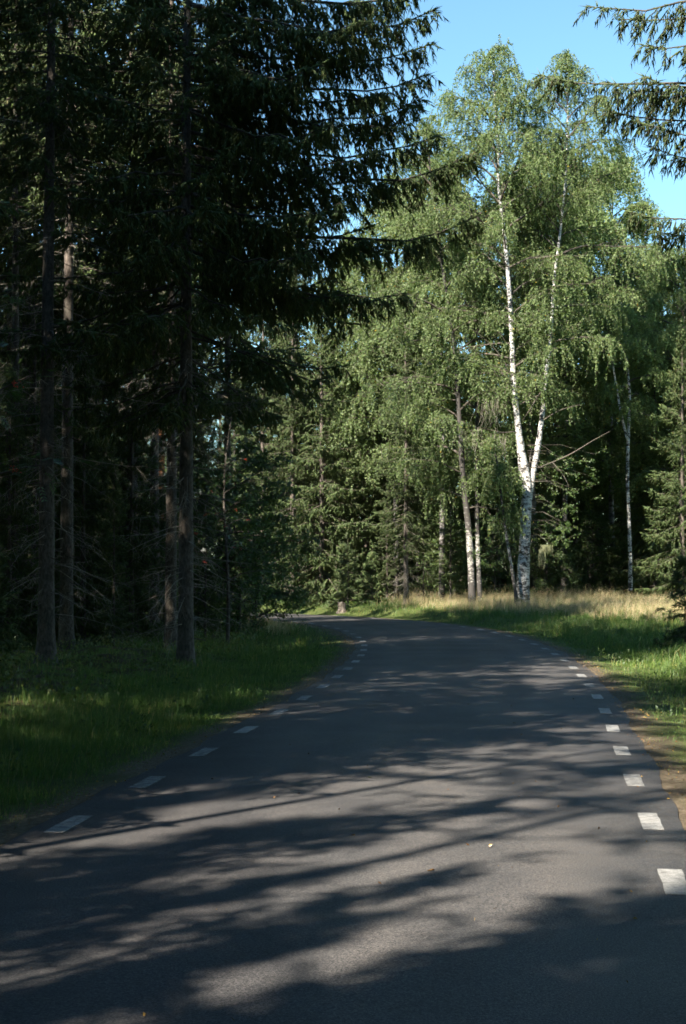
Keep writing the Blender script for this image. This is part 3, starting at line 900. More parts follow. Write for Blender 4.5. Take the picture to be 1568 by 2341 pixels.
# big bare limb reaching right and the leafy low sprays
ml, mc = MB(), MB()
limb = pp([(1228, 1070), (1262, 1056), (1300, 1043), (1330, 1022), (1365, 1000), (1395, 985)], BZ, base, [0.2, 0, -.2, -.4, -.6, -.7])
stem_tube(ml, limb, [.045, .038, .032, .026, .018, .008], 6, 0)
for (a, b_, c_) in [((1172, 858), (1130, 790), (1070, 745)), ((1171, 868), (1110, 835), (1040, 815)), ((1180, 930), (1140, 905), (1110, 880)), ((1262, 1056), (1285, 1080), (1300, 1110)),
                    ((1245, 880), (1215, 930), (1195, 960)), ((1242, 960), (1280, 935), (1325, 925)), ((1160, 610), (1140, 575), (1115, 545)), ((1182, 985), (1150, 990), (1110, 980))]:
    stem_tube(ml, pp([a, b_, c_], BZ, base, [0, -.4, -.8]), [.035, .025, .008], 5, 0)
sp = []
for (x, y, wx, wy, n) in [(1150, 1235, 60, 70, 34), (1130, 1265, 45, 40, 20), (1255, 1190, 55, 40, 30), (1280, 1220, 45, 30, 22), (1260, 1120, 60, 50, 26), (1300, 1090, 60, 60, 26), (1165, 1170, 40, 50, 18)]:
    for _ in range(n):
        xs_ = x + rsB.uniform(-wx, wx)
        if 1160 < xs_ < 1240: continue
        sp.append(px(xs_, y + rsB.uniform(-wy, wy), BZ + rsB.uniform(-1.5, 0.8)) - base)
sp = np.array(sp); n = len(sp)
d = unit(rsB.randn(n, 3) * np.array([1, 1, 0.35])); l_ = rsB.uniform(0.4, 1.0, n)
A3 = np.stack([sp, sp + d * (l_ * .5)[:, None], sp + d * l_[:, None] - np.array([0, 0, .12])], 1)
tubes(mc, A3, np.tile([[.007, .005, .003]], (n, 1)), 3, 0)
bl = np.repeat(np.arange(n), 26); pl, tl = lerp_axis(A3, bl, rsB.rand(len(bl)))
leaves(mc, pl + 0.05 * rsB.randn(len(bl), 3), tl * .4, 0.075, rsB, 1, 0.4)
# twigs that join the sprays to the trunk
root_pt = np.stack([np.interp(sp[:, 2] + 0.5, main[:5, 2], main[:5, 0]), np.interp(sp[:, 2] + 0.5, main[:5, 2], main[:5, 1]), np.clip(sp[:, 2] + 0.5, 2.0, 8.5)], 1)
kk = rsB.choice(n, 40, replace=False)
tubes(ml, np.stack([root_pt[kk], 0.5 * (root_pt[kk] + sp[kk]) + np.array([0, 0, .25]), sp[kk]], 1), np.tile([[.016, .01, .005]], (40, 1)), 3, 0)
obj('low_limbs', ml.mesh('low_limbs', M['twig']), e)['kind'] = 'stuff'
obj('low_sprays', mc.mesh('low_sprays', [M['twig'], M['bush_leaf']]), e)['kind'] = 'stuff'
# lichen beard hanging from a low spray and grey dead twig bundles
mh = MB()
bp = []
for (x, y, wx, n, ln) in [(1250, 1245, 14, 60, .55), (1240, 1255, 8, 40, 1.0)]:
    for _ in range(n):
        bp.append((px(x + rsB.uniform(-wx, wx), y, BZ - .8 + rsB.uniform(-.3, .3)) - base, ln * rsB.uniform(.3, 1)))
s0 = np.array([b[0] for b in bp]); l0 = np.array([b[1] for b in bp])
A3 = np.stack([s0, s0 + np.array([0, 0, -.5]) * l0[:, None] + .03 * rsB.randn(len(s0), 3), s0 + np.array([0, 0, -1.]) * l0[:, None] + .05 * rsB.randn(len(s0), 3)], 1)
tubes(mh, A3, np.tile([[.012, .014, .004]], (len(s0), 1)), 3, 0)
obj('beard_lichen', mh.mesh('beard_lichen', M['lichen']), e)['kind'] = 'stuff'
md = MB()
bp = []
for (x, y, wx, n, ln) in [(1125, 915, 34, 34, 1.6), (1140, 1000, 18, 22, 2.0), (1090, 985, 10, 12, 1.8), (1050, 990, 16, 14, 1.5), (1212, 900, 14, 10, 1.2)]:
    for _ in range(n):
        bp.append((px(x + rsB.uniform(-wx, wx), y + rsB.uniform(-12, 12), BZ - .5 + rsB.uniform(-.5, .5)) - base, ln * rsB.uniform(.4, 1)))
s0 = np.array([b[0] for b in bp]); l0 = np.array([b[1] for b in bp])
g = np.array([0, 0, -1.0])
A3 = np.stack([s0, s0 + g * (.4 * l0)[:, None] + .12 * rsB.randn(len(s0), 3), s0 + g * l0[:, None] + .28 * rsB.randn(len(s0), 3)], 1)
tubes(md, A3, np.tile([[.008, .005, .002]], (len(s0), 1)), 3, 0)
obj('dead_twigs', md.mesh('dead_twigs', M['dead']), e)['kind'] = 'stuff'


def birch_from_px(lines, radii, Z, seed, n_limb, Lmax, t0, bark='birch_grey', deps=None, shape=None, leafmat='birch_leaf', **kw):
    rs = np.random.RandomState(seed)
    x0 = px(lines[0][0][0], lines[0][0][1], Z)[0]
    z0 = h1(x0, Z)
    base = np.array([x0, Z, z0])
    mt = MB(); qs = []
    for i, (ln, rd) in enumerate(zip(lines, radii)):
        pts = pp(ln, Z, base, deps[i] if deps else None)
        qs.append(stem_tube(mt, pts, rd, 10, 0, rs))
    me = mt.mesh('trunk', M[bark])
    lm, cm = broad_crown(qs, rs, n_limb, Lmax, t0, 0.985, shape, barkmat='birch' if bark.startswith('birch') else bark, leafmat=leafmat, **kw)
    return dict(trunk=me, branches=lm, crown=cm), x0, z0


# two grey birches left of the forked one, and a thin leaning stem at its foot
for (ln, rd, Z, seed, nl, lmx, t0, lab) in [
    ([(1080, 1392), (1077, 1300), (1072, 1210), (1058, 1090), (1050, 950), (1040, 800), (1010, 600), (985, 420), (975, 270)], [.22, .18, .17, .15, .13, .11, .08, .05, .015], 83.5, 51, 40, 4.6, .19,
     'grey lichen-spotted birch left of the white forked birch'),
    ([(1098, 1390), (1094, 1300), (1090, 1180), (1092, 1000), (1085, 800), (1080, 620), (1075, 480)], [.15, .12, .11, .10, .08, .06, .015], 85.0, 52, 20, 3.4, .34,
     'thinner grey birch half hidden behind the lichen-spotted one'),
    ([(1182, 1392), (1177, 1340), (1168, 1290), (1158, 1230), (1150, 1170), (1140, 1090), (1128, 1000)], [.11, .09, .085, .07, .06, .045, .012], 81.2, 53, 5, 0.9, .55,
     'thin leaning birch stem at the foot of the white forked birch')]:
    pr, x0, z0 = birch_from_px([ln], [rd], Z, seed, nl, lmx, t0, up=0.9, sub=11, twigs=7, tw_len=(0.5, 1.6), leaf=0.1, gap=0.043, pend=0.7)
    place('birch_tree', pr, x0, Z, 0, 1, lab, 'tree', z=z0 + 0.03)
# slim twin birch at the far side of the meadow
pr, x0, z0 = birch_from_px([[(1441, 1350), (1440, 1250), (1434, 1100), (1436, 1000), (1440, 900), (1430, 790), (1420, 690)], [(1436, 1010), (1420, 950), (1408, 880), (1396, 800), (1385, 720)]],
                           [[.13, .11, .10, .09, .075, .05, .015], [.08, .07, .06, .045, .015]], 90.5, 54, 26, 2.6, .60, bark='birch', up=0.95, sub=9, twigs=7, tw_len=(0.3, 1.2), leaf=0.1, gap=0.043, pend=0.6)
place('birch_tree', pr, x0, 90.5, 0, 1, 'slim birch with two white stems at the far edge of the meadow', 'tree', z=z0 + 0.03)

# standing-alone broadleaf prototypes: a leafy birch and a dense bush, reused in the wall of trees
def generic_birch(seed, H, r0, nl, Lmax, t0=0.28, bark='birch_shaded', **kw):
    rs = np.random.RandomState(seed)
    p, t = trunk_line(H, rs, 0.25)
    mt = MB(); q = stem_tube(mt, p, r0 * (1 - 0.93 * t), 10, 0, rs)
    lm, cm = broad_crown([q], rs, nl, Lmax, t0, 0.985, barkmat='birch' if bark.startswith('birch') else bark, **kw)
    return dict(trunk=mt.mesh('trunk', M[bark]), branches=lm, crown=cm, H=H)
P['birch'] = generic_birch(61, 20.0, 0.15, 56, 3.9, 0.27, up=0.85, sub=11, twigs=6, tw_len=(0.5, 1.6), leaf=0.1, gap=0.043, pend=0.7)
P['birch2'] = generic_birch(62, 16.0, 0.11, 46, 3.3, 0.2, up=0.8, sub=11, twigs=6, tw_len=(0.4, 1.3), leaf=0.1, gap=0.043, pend=0.6)
P['bush'] = generic_birch(63, 6.0, 0.06, 34, 2.3, 0.06, 'spruce_bark', up=0.7, sub=7, twigs=5, tw_len=(0.3, 0.7), leaf=0.105, gap=0.05, pend=0.3, weep=0.4, leafmat='bush_leaf', limb_r=0.03)


# --- rowans: pinnate leaves and red berries
def rowan_proto(seed, H, nl, Lmax, t0, nb=14, r0=0.07):
    rs = np.random.RandomState(seed)
    p, t = trunk_line(H, rs, 0.2)
    mt = MB(); q = stem_tube(mt, p, r0 * (1 - 0.9 * t), 8, 0, rs)
    ml, mc = MB(), MB()
    tt = t0 + (0.98 - t0) * (np.arange(nl) + rs.rand(nl)) / nl
    c, _ = lerp_axis(np.array([q]), np.zeros(nl, int), tt)
    L = Lmax * (1.1 - 0.75 * tt) * rs.uniform(0.7, 1.2, nl)
    A = axis_curve(0 * tt, np.arange(nl) * 2.4, L, np.full(nl, 0.7), rs.uniform(.2, .5, nl), np.zeros(nl), 7, c)
    tubes(ml, A, np.linspace(.025, .006, 7)[None] * np.ones((nl, 1)), 4, 0)
    cnt = np.maximum(6, (L * 14).astype(int)); b = np.repeat(np.arange(nl), cnt); n = len(b)
    P0, T = lerp_axis(A, b, 0.2 + 0.8 * rs.rand(n))
    d = unit(T * .5 + .8 * rs.randn(n, 3) * np.array([1, 1, .5])); l = rs.uniform(.14, .24, n)
    P0 = P0 + d * rs.uniform(0, .35, n)[:, None]
    end = P0 + d * l[:, None] - np.array([0, 0, .05])
    tubes(mc, np.stack([P0, end], 1), np.tile([[.003, .002]], (n, 1)), 3, 0)
    side = unit(np.cross(d, np.array([0, 0, 1.0]) + .3 * rs.randn(n, 3)))
    V = []
    for f in (.25, .42, .59, .76, .93):
        for sgn in (-1, 1):
            s0 = P0 + (end - P0) * f; dd = unit(side * sgn + d * .45 - np.array([0, 0, .25])); w = np.cross(dd, unit(np.cross(d, side))) * .011
            V.append(np.stack([s0, s0 + dd * .03 + w, s0 + dd * .07, s0 + dd * .03 - w], 1))
    V = np.stack(V, 1).reshape(-1, 3)
    o = (np.arange(len(V) // 4) * 4)[:, None, None]
    mc.add(V, f3=(np.array([[0, 1, 2], [0, 2, 3]])[None] + o).reshape(-1, 3), mat=1)
    res = dict(trunk=mt.mesh('trunk', M['spruce_bark']), branches=ml.mesh('branches', M['twig']), crown=mc.mesh('crown', [M['twig'], M['rowan_leaf']]), H=H)
    mb = MB()
    ico = np.array([[0, 0, 1], [1, 0, 0], [0, 1, 0], [-1, 0, 0], [0, -1, 0], [0, 0, -1.0]]); icf = np.array([[0, 1, 2], [0, 2, 3], [0, 3, 4], [0, 4, 1], [5, 2, 1], [5, 3, 2], [5, 4, 3], [5, 1, 4]])
    for k in rs.choice(n, nb, replace=False):
        for _ in range(16):
            cpt = P0[k] + rs.randn(3) * np.array([.04, .04, .025]) - np.array([0, 0, .05])
            mb.add(cpt + ico * .011, f3=icf)
    res['berries'] = mb.mesh('berries', M['berry'])
    return res
P['rowan'] = rowan_proto(71, 8.5, 30, 2.2, 0.25)

# ------------------------------------------------------------------ the left forest
def order_words(i):
    return ['first', 'second', 'third', 'fourth', 'fifth', 'sixth', 'seventh', 'eighth', 'ninth', 'tenth', 'eleventh', 'twelfth', 'thirteenth', 'fourteenth', 'fifteenth', 'sixteenth',
            'seventeenth', 'eighteenth', 'nineteenth', 'twentieth'][i]


def atpx(x, Z):
    return px(x, 1400, Z)[0], Z

x, y = atpx(106, 39.0); place('spruce_tree', P['tall_c'], x, y, 0.4, (1.03, 1.03, 1.0), 'thick grey spruce trunk nearest the left edge of the picture, patched with sun', 'tree')
x, y = atpx(152, 44.0); place('spruce_tree', P['tall_c'], x, y, 2.1, (0.95, 0.95, 1.0), 'dark spruce trunk in full shade just right of the sun-patched one', 'tree')
x, y = atpx(390, 45.5); place('spruce_tree', P['tall_c'], x, y, 4.0, (0.85, 0.85, .95), 'spruce trunk with sunlit flecks close behind the large roadside spruce', 'tree')
x, y = atpx(354, 54.0); place('spruce_tree', P['tall_c'], x, y, 1.0, (.8, .8, .9), 'pale flecked spruce trunk farther back, left of the large roadside spruce', 'tree')
x, y = atpx(74, 54.0); place('spruce_tree', P['tall_a'], x, y, 5.0, (.85, .85, .95), 'thin pale spruce trunk behind the sun-patched trunk near the left edge', 'tree')
x, y = atpx(30, 47.0); place('spruce_tree', P['tall_c'], x, y, 3.3, (.8, .8, .92), 'slender shaded spruce cut by the left edge of the picture', 'tree')

for xp, Z, rot, sc_, lab in ((58, 52.0, 1.0, 1.3, 'wide dark spruce crown filling the top left of the picture'), (190, 60.0, 2.5, 1.3, 'wide dark spruce crown between the two thick left trunks'), (300, 54.0, 4.0, 1.35, 'tall dark spruce crown just left of the large roadside spruce'), (520, 60.0, 0.3, 1.1, 'dark spruce behind the rowan right of the large roadside spruce')):
    x, y = atpx(xp, Z); place('spruce_tree', P['crown_high'], x, y, rot, sc_, lab, 'tree')

for i, (xp, Z, rot, sc_, k) in enumerate(((20, 45, 1, .42, 'edge'), (190, 47.5, 2, .5, 'edge'), (260, 46, 3, .42, 'slim'), (300, 50, 4, .5, 'edge'), (235, 55, 5, .6, 'edge'), (120, 52, .5, .55, 'edge'), (470, 51, 1.5, .4, 'slim'), (440, 58, 2.5, .55, 'edge'), (345, 60, 3.5, .6, 'edge'), (50, 60, 4.5, .6, 'edge'))):
    x, y = atpx(xp, Z)
    place('spruce_tree', P[k], x, y, rot, sc_, 'low dark spruce between the trunks of the left forest, %s of ten from the left' % order_words(sorted([20, 190, 260, 300, 235, 120, 470, 440, 345, 50]).index(xp)), 'tree', 'low spruces between the left trunks')

# a Scots pine with orange upper bark far back
def pine_proto(seed, H, r0):
    rs = np.random.RandomState(seed)
    p, t = trunk_line(H, rs, 0.15)
    tm = trunk_mesh('trunk', p, t, r0, M['pine_bark'], rs=rs, taper=0.8)
    mb = MB()
    n = 30; z = np.linspace(H * .62, H, n); c = np.stack([np.interp(z / H, t, p[:, 0]), np.interp(z / H, t, p[:, 1]), z], 1)
    L = 2.6 * np.sin(PI * np.clip((z - H * .55) / (H * .5), 0, 1)) + .4
    A = axis_curve(0 * z, rs.uniform(0, 2 * PI, n), L, np.full(n, .35), np.full(n, .1), np.full(n, .15), 7, c)
    foliate(mb, A, L, rs, 0.3, .12, 0, 0, (.12, .2), .045, .4)
    return dict(trunk=tm, crown=mb.mesh('crown', [M['pine_bark'], M['needle']]), H=H)
P['pine'] = pine_proto(81, 22.0, 0.17)
x, y = atpx(72, 66.0); place('pine_tree', P['pine'], x, y, 0, 1, 'pine with orange bark glowing far back behind the leftmost spruces', 'tree')
x, y = atpx(366, 70.0); place('pine_tree', P['pine'], x, y, 2, 1, 'pine with reddish trunk seen behind the large roadside spruce', 'tree')

# rowans at the edge of the forest
place('rowan_tree', P['rowan'], px(520, 1400, 49)[0], 49.0, 0.5, 0.95, 'dark leafy rowan right of the large roadside spruce', 'tree')
place('rowan_tree', P['rowan'], -7.4, 29.5, 2.0, 1.35, 'rowan with red berries hanging in at the top left corner', 'tree')
for i, (xx, Z, rot, s) in enumerate([(585, 62, 1.0, 0.9), (545, 58, 3.0, 1.15), (470, 56, 5, 1.0)]):
    place('bush', P['bush'], px(xx, 1400, Z)[0], Z, rot, s, ['dark bush on the inside of the bend nearest the road', 'tall dark bush between the rowan and the bend', 'dark bush in the shade right behind the large roadside spruce'][i], 'bush', 'bushes on the inside of the bend')

# deeper forest left of the road
forest = []
rf = np.random.RandomState(19)
tries = 0
while len(forest) < 46 and tries < 4000:
    tries += 1
    xx = rf.uniform(-34, -6); yy = rf.uniform(46, 112)
    u, _ = road_uv([xx], [yy])
    if abs(u[0]) < 6.0: continue
    if yy < 70 and xx > -8.5: continue
    if any((xx - a) ** 2 + (yy - b) ** 2 < 3.2 ** 2 for a, b in forest): continue
    if abs(xx) / yy > 0.30: continue
    forest.append((xx, yy))
under = []
for _ in range(3000):
    if len(under) >= 30: break
    xx = rf.uniform(-32, -7.5); yy = rf.uniform(50, 116)
    if abs(road_uv([xx], [yy])[0][0]) < 6.5 or abs(xx) / yy > .29 or (yy < 72 and xx > -9.5): continue
    if any((xx - a) ** 2 + (yy - b) ** 2 < 2.0 ** 2 for a, b in forest + under): continue
    under.append((xx, yy))
for xx, yy in under:
    k = ['slim', 'edge', 'young', 'slim', 'edge'][rf.randint(5)]
    place('spruce_tree', P[k], xx, yy, rf.uniform(0, 6.28), rf.uniform(.5, .8) * (1.4 if k == 'young' else 1), 'half-grown spruce filling the dark forest left of the road', 'tree', 'half-grown spruces in the left forest')
forest.sort(key=lambda p: p[0] / p[1])
for i, (xx, yy) in enumerate(forest):
    k = ['tall_a', 'tall_c', 'tall_b', 'tall_c', 'slim'][rf.randint(5)]
    if xx > -19 and 58 < yy < 90 and road_uv([xx], [yy])[0][0] < 0: k = 'slim'
    place('spruce_tree', P[k], xx, yy, rf.uniform(0, 6.28), rf.uniform(.8, 1.05), 'shaded spruce deep in the dense forest left of the road', 'tree', 'spruces deep in the left forest')

# trees along the left side of the road, beside and behind the camera, outside the picture: they shade the road
GAPS = [(1.2, 14.0, 2.6), (2.5, 18.0, 1.4), (2.5, 22.5, 1.6), (4.5, 56.0, 2.0)]          # openings in the trees that let the sun reach the road: x, y, half width
hdir = np.array([-math.sin(SUN_AZ), -math.cos(SUN_AZ)])
def in_gap(x, y):
    for gx, gy, w in GAPS:
        v = np.array([x - gx, y - gy]); t = v @ hdir
        if 0 < t < 26 and abs(v[0] * hdir[1] - v[1] * hdir[0]) < w: return True
    return False
SK = np.random.RandomState(6)
TAKEN = [(-16.0, -10.8), (-22.3, -15.9), (-12.6, 16.5), (-16.5, 13.5), (-18.7, 10.7), (-9.6, 20.5), (-14.3, 31.5)]
SHADE = [(-17.2, 28), (-16.2, 19.5), (-18, 34), (-19, 23), (-11.4, 31.2), (-12.2, 27.0), (-10.1, 25.0),  (-14.6, 24.0)]  # unseen tall spruces added to keep sun off the left boughs
NTALL = len(SHADE)
for _ in range(6000):
    if len(SHADE) >= 84: break
    xx = SK.uniform(-23, -5.6); yy = SK.uniform(-26, 44)
    if yy > 0 and xx > -0.2119 * yy - 4.3: continue
    if abs(road_uv([xx], [yy])[0][0]) < 5.2 or in_gap(xx, yy): continue
    if any((xx - a) ** 2 + (yy - b) ** 2 < 3.3 ** 2 for a, b in SHADE): continue
    SHADE.append((xx, yy))
for xx, yy, k, sc_ in ((-6.9, -1.0, 'edge', 1.0), (-11.5, -2.8, 'slim', 1.0), (-9.4, -0.4, 'slim', 0.85), (-14.3, -6.0, 'slim', 1.2), (-15.5, -11.5, 'tall_b', 1.25), (-18.8, -13.6, 'tall_a', 1.02), (-9.4, -3.0, 'slim', 1.3), (-10.9, 2.4, 'slim', 1.0), (-7.8, 2.4, 'slim', 0.8), (-10.2, 0.7, 'slim', 0.9), (-8.4, 4.6, 'slim', 0.9), (-13.2, 0.2, 'slim', 1.15), (-12.6, -0.2, 'slim', 1.0), (-12.2, -5.2, 'slim', 1.0), (-7.6, -4.6, 'tall_b', 1.1), (-6.0, -6.5, 'tall_a', 1.0), (-9.8, -7.6, 'tall_b', 1.2), (-6.0, -10.5, 'edge', 1.2)):  # unseen spruces added one by one to block sun on the road
    place('spruce_tree', P[k], xx, yy, xx, sc_, 'unseen spruce added beside the camera to shade the road', 'tree', 'roadside spruces beside the camera')
    TAKEN.append((xx, yy))
place('birch_tree', P['birch2'], -12.6, 16.5, 1.0, 1.2, 'unseen birch added among the spruces left of the frame to dapple the sun', 'tree')  # unseen, added so that its leaves dapple the sun
place('pine_tree', P['pine'], -11.1, -0.4, 1.0, 1.0, 'unseen pine added beside the camera to dapple sunlight on the road', 'tree')  # sparse unseen pines added here for dappled sun on the asphalt
place('pine_tree', P['pine'], -9.8, 5.6, 3.0, 0.85, 'smaller unseen pine added beside the camera to break up the sunlight', 'tree')
for i, (xx, yy) in enumerate(SHADE):
    SK = np.random.RandomState(1000 + i)
    if any((xx - a) ** 2 + (yy - b) ** 2 < 2.6 ** 2 for a, b in TAKEN + [(-17.3, -7.4)]): continue
    k = ['tall_a', 'tall_b', 'tall_b', 'edge'][SK.randint(4)]
    if i < NTALL: k = 'tall_a'
    place('spruce_tree', P[k], xx, yy, SK.uniform(0, 6.28), 1.5 if i < NTALL else SK.uniform(1.0, 1.3), 'unseen spruce added beside the camera to shade the road', 'tree', 'roadside spruces beside the camera')
for i, (xx, yy) in enumerate([(7.6, 8), (8.8, 13), (10.0, 18.5), (11.2, 23.5), (12.6, 29), (6.4, 3), (5.2, -2), (4.4, -7), (3.8, -12), (3.3, -17), (2.8, -22), (0.5, -28), (-2.5, -30), (-4.5, -34), (9, -2), (10.5, 5), (11.5, 12), (8.5, -12), (13, 22), (16.5, 30), (14, 10), (19, 18), (17, 2), (22, 34), (12, -8), (18, -14), (24, 8), (20, 46), (25, 56), (27, 42)]):
    k = ['tall_a', 'tall_b', 'edge'][SK.randint(3)]
    if i < 11: k = 'tall_a'  # nearest unseen spruces, enlarged to cut the skylight on the road
    place('spruce_tree', P[k], xx, yy, SK.uniform(0, 6.28), 1.5 if i < 11 else SK.uniform(1.1, 1.35), 'spruce in the forest right of the road, outside the picture', 'tree', 'spruces right of the road beyond the frame')

# ------------------------------------------------------------------ the wall of trees behind the bend
def wall(name, k, xpx, Z, rot, s, label, group=None, cat='tree'):
    xx = px(xpx, 1380, Z)[0]
    place(name, P[k], xx, Z, rot, s, label, cat, group)
wall('spruce_tree', 'edge', 735, 91, 0.3, 0.98, 'sunlit spruce with hanging boughs above the far end of the road')
wall('spruce_tree', 'tall_b', 668, 92, 1.1, 0.9, 'spruce with a pale bare lower trunk beside the far road edge')
wall('spruce_tree', 'tall_a', 928, 86.3, 2.2, 0.72, 'spruce with sunlit trunk full of dead twigs, left of the grey birches')
wall('spruce_tree', 'edge', 838, 93, 3.2, 0.86, 'sunlit spruce behind the spruce with the twiggy trunk')
wall('spruce_tree', 'tall_b', 600, 96, 0.2, 0.95, 'tall spruce on the shaded side of the far road end')
wall('spruce_tree', 'edge', 675, 101, 2.7, 1.35, 'tall spruce rising behind the trunk beside the far road edge')
wall('spruce_tree', 'young', 795, 86.5, 0, 0.85, 'young spruce with low sunlit boughs by the pale stump')
wall('spruce_tree', 'young', 850, 88, 1.3, 0.7, 'small young spruce between the pale stump and the twiggy trunk')
wall('spruce_tree', 'slim', 968, 87, 2.0, 0.44, 'half-grown spruce close right of the twiggy trunk')
wall('spruce_tree', 'slim', 885, 91, 0.5, 0.5, 'half-grown spruce close left of the twiggy trunk')
wall('spruce_tree', 'slim', 1030, 90, 3.5, 0.6, 'half-grown spruce just left of the grey birches')
wall('spruce_tree', 'slim', 1250, 93, 1.5, 0.62, 'half-grown spruce in the dark right of the forked birch')
wall('spruce_tree', 'young', 1395, 98, 2.0, 0.75, 'young spruce in the shade below the twin-stemmed birch')
wall('spruce_tree', 'young', 1320, 97, 3.0, 0.7, 'low young spruce at the dark forest edge behind the meadow')
wall('birch_tree', 'birch', 830, 96, 0.7, 1.05, 'leafy birch above the sunlit spruces left of the forked birch')
wall('birch_tree', 'birch', 905, 92, 2.7, 1.22, 'tall leafy birch behind the twiggy spruce trunk')
wall('birch_tree', 'birch', 1010, 91, 1.7, 1.28, 'tall birch with full crown close behind the two grey birches')
wall('birch_tree', 'birch2', 955, 94, 5.2, 0.95, 'lower leafy birch between the twiggy spruce trunk and the grey birches')
wall('birch_tree', 'birch', 1222, 96, 4.0, 1.36, 'birch crown seen behind the forked white birch')
wall('birch_tree', 'birch', 1290, 100, 0.9, 1.42, 'birch filling the gap between the forked birch and its right neighbour')
wall('birch_tree', 'birch', 1400, 104, 5.0, 1.45, 'tall birch right behind the forked birch, top against the sky')
wall('birch_tree', 'birch', 1315, 106, 2.0, 1.15, 'lower birch between the forked birch and the twin-stemmed birch')
wall('birch_tree', 'birch', 1455, 108, 0.6, 1.15, 'leafy birch behind the twin-stemmed birch')
wall('birch_tree', 'birch', 1560, 93, 3.4, 1.02, 'broadleaved tree in full leaf beside the right edge')
wall('spruce_tree', 'edge', 1562, 86.5, 1.4, .78, 'sunlit spruce with boughs to the ground at the right edge')
wall('spruce_tree', 'edge', 1500, 95, 3.4, .98, 'tall spruce behind the twin-stemmed birch')
wall('spruce_tree', 'tall_a', 1630, 95, 0.4, 0.98, 'spruce beyond the right edge of the meadow')
wall('bush', 'bush', 1250, 93, 1.0, 0.9, 'dark green bush behind the foot of the forked birch', 'bushes under the far trees', 'bush')
wall('bush', 'bush', 1130, 92, 2.4, 0.8, 'bush between the grey birches and the forked birch', 'bushes under the far trees', 'bush')
wall('bush', 'bush', 1030, 92, 3.9, 0.8, 'bush in the dark left of the two grey birches', 'bushes under the far trees', 'bush')
wall('bush', 'bush', 1350, 99, 5.0, 0.9, 'bush below the birches at the back of the meadow', 'bushes under the far trees', 'bush')
wall('bush', 'bush', 1475, 101, 0.1, 0.9, 'bush right of the twin-stemmed birch', 'bushes under the far trees', 'bush')
for i, xp in enumerate(range(960, 1640, 46)):
    wall('spruce_tree', 'edge', xp, 113 + 2 * (i % 3), i * 1.7, 0.5 + 0.06 * (i % 4), 'low dark spruce closing the view under the far trees', 'low spruces under the far trees')
wall('spruce_tree', 'tall_b', 985, 112, 0.8, 1.2, 'tall spruce rising between the birch crowns left of the forked birch')
wall('spruce_tree', 'tall_b', 790, 108, 1.9, 1.15, 'tall spruce above the sunlit spruces behind the bend')
wall('spruce_tree', 'edge', 640, 113, 2.9, 1.35, 'tall spruce far back above the left end of the road')
wall('spruce_tree', 'edge', 1603, 97, 2.2, 1.3, 'tall spruce rising above the right edge, cut by the frame')
wall('birch_tree', 'birch', 1520, 111, 2.2, 1.2, 'birch crown behind the spruces at the right edge')
BK = np.random.RandomState(91)
for i, (xp, Z) in enumerate([(560, 108), (700, 104), (760, 108), (810, 105), (880, 107), (930, 103), (985, 106), (1040, 103), (1090, 108), (1140, 104), (1190, 107), (1240, 105), (1290, 109), (1345, 106), (1400, 108), (1450, 110), (1500, 113), (1560, 108), (1620, 107)] +
                            [(x_, 118 + 5 * ((x_ // 60) % 2)) for x_ in range(560, 1680, 62)]):
    k = ['tall_b', 'edge', 'tall_b', 'tall_a', 'slim'][BK.randint(5)]
    s = {'slim': 1.1, 'edge': .85, 'tall_b': .8, 'tall_a': .72}[k] * BK.uniform(.9, 1.1)
    wall('spruce_tree', k, xp, Z, BK.uniform(0, 6.28), s, 'dark spruce in the dense forest behind the bend and the meadow', 'spruces behind the bend')

# young spruces whose boughs poke in at the picture's edges
place('spruce_tree', P['young'], 10.55, 50.0, 0.6, 0.7, 'young spruce poking in at the right edge above the grass', 'tree')
place('spruce_tree', P['young'], px(0, 1400, 36)[0] - 0.35, 36.0, 2.2, 0.8, 'young spruce with drooping lit bough at the left edge', 'tree')

# ------------------------------------------------------------------ stump and stones
def lump(name, x, y, r, hgt, seed, mat, label, cat, stump=False):
    rs = np.random.RandomState(seed)
    m, k = (9, 14)
    V = []
    for j in range(m):
        f = j / (m - 1)
        if stump:
            rr = r * (1 + .5 * math.exp(-f * 5)); z = hgt * f
        else:
            rr = r * math.cos(f * PI / 2) ** .6; z = hgt * math.sin(f * PI / 2)
        for a in range(k):
            w = 1 + .16 * math.sin(a * 2 * PI / k * 3 + seed) + .1 * rs.randn()
            V.append((rr * w * math.cos(a * 2 * PI / k), rr * w * math.sin(a * 2 * PI / k), z + (.08 * hgt * rs.randn() if j else -.1)))
    V.append((0, 0, hgt * (.92 if stump else 1.0)))
    i = np.arange(m * k).reshape(m, k); nx = np.roll(i, -1, 1)
    q = np.stack([i[:-1], nx[:-1], nx[1:], i[1:]], -1).reshape(-1, 4)
    t = [[i[-1, a], i[-1, (a + 1) % k], m * k] for a in range(k)]
    mb = MB(); mb.add(np.array(V), f3=t, f4=q)
    o = obj(name, mb.mesh(name, mat), None, (x, y, h1(x, y))); tag(o, label, cat)
lump('tree_stump', px(782, 1370, 85.5)[0], 85.5, .2, .5, 4, M['spruce_bark'], 'pale weathered stump beside the young spruce behind the bend', 'stump', True)

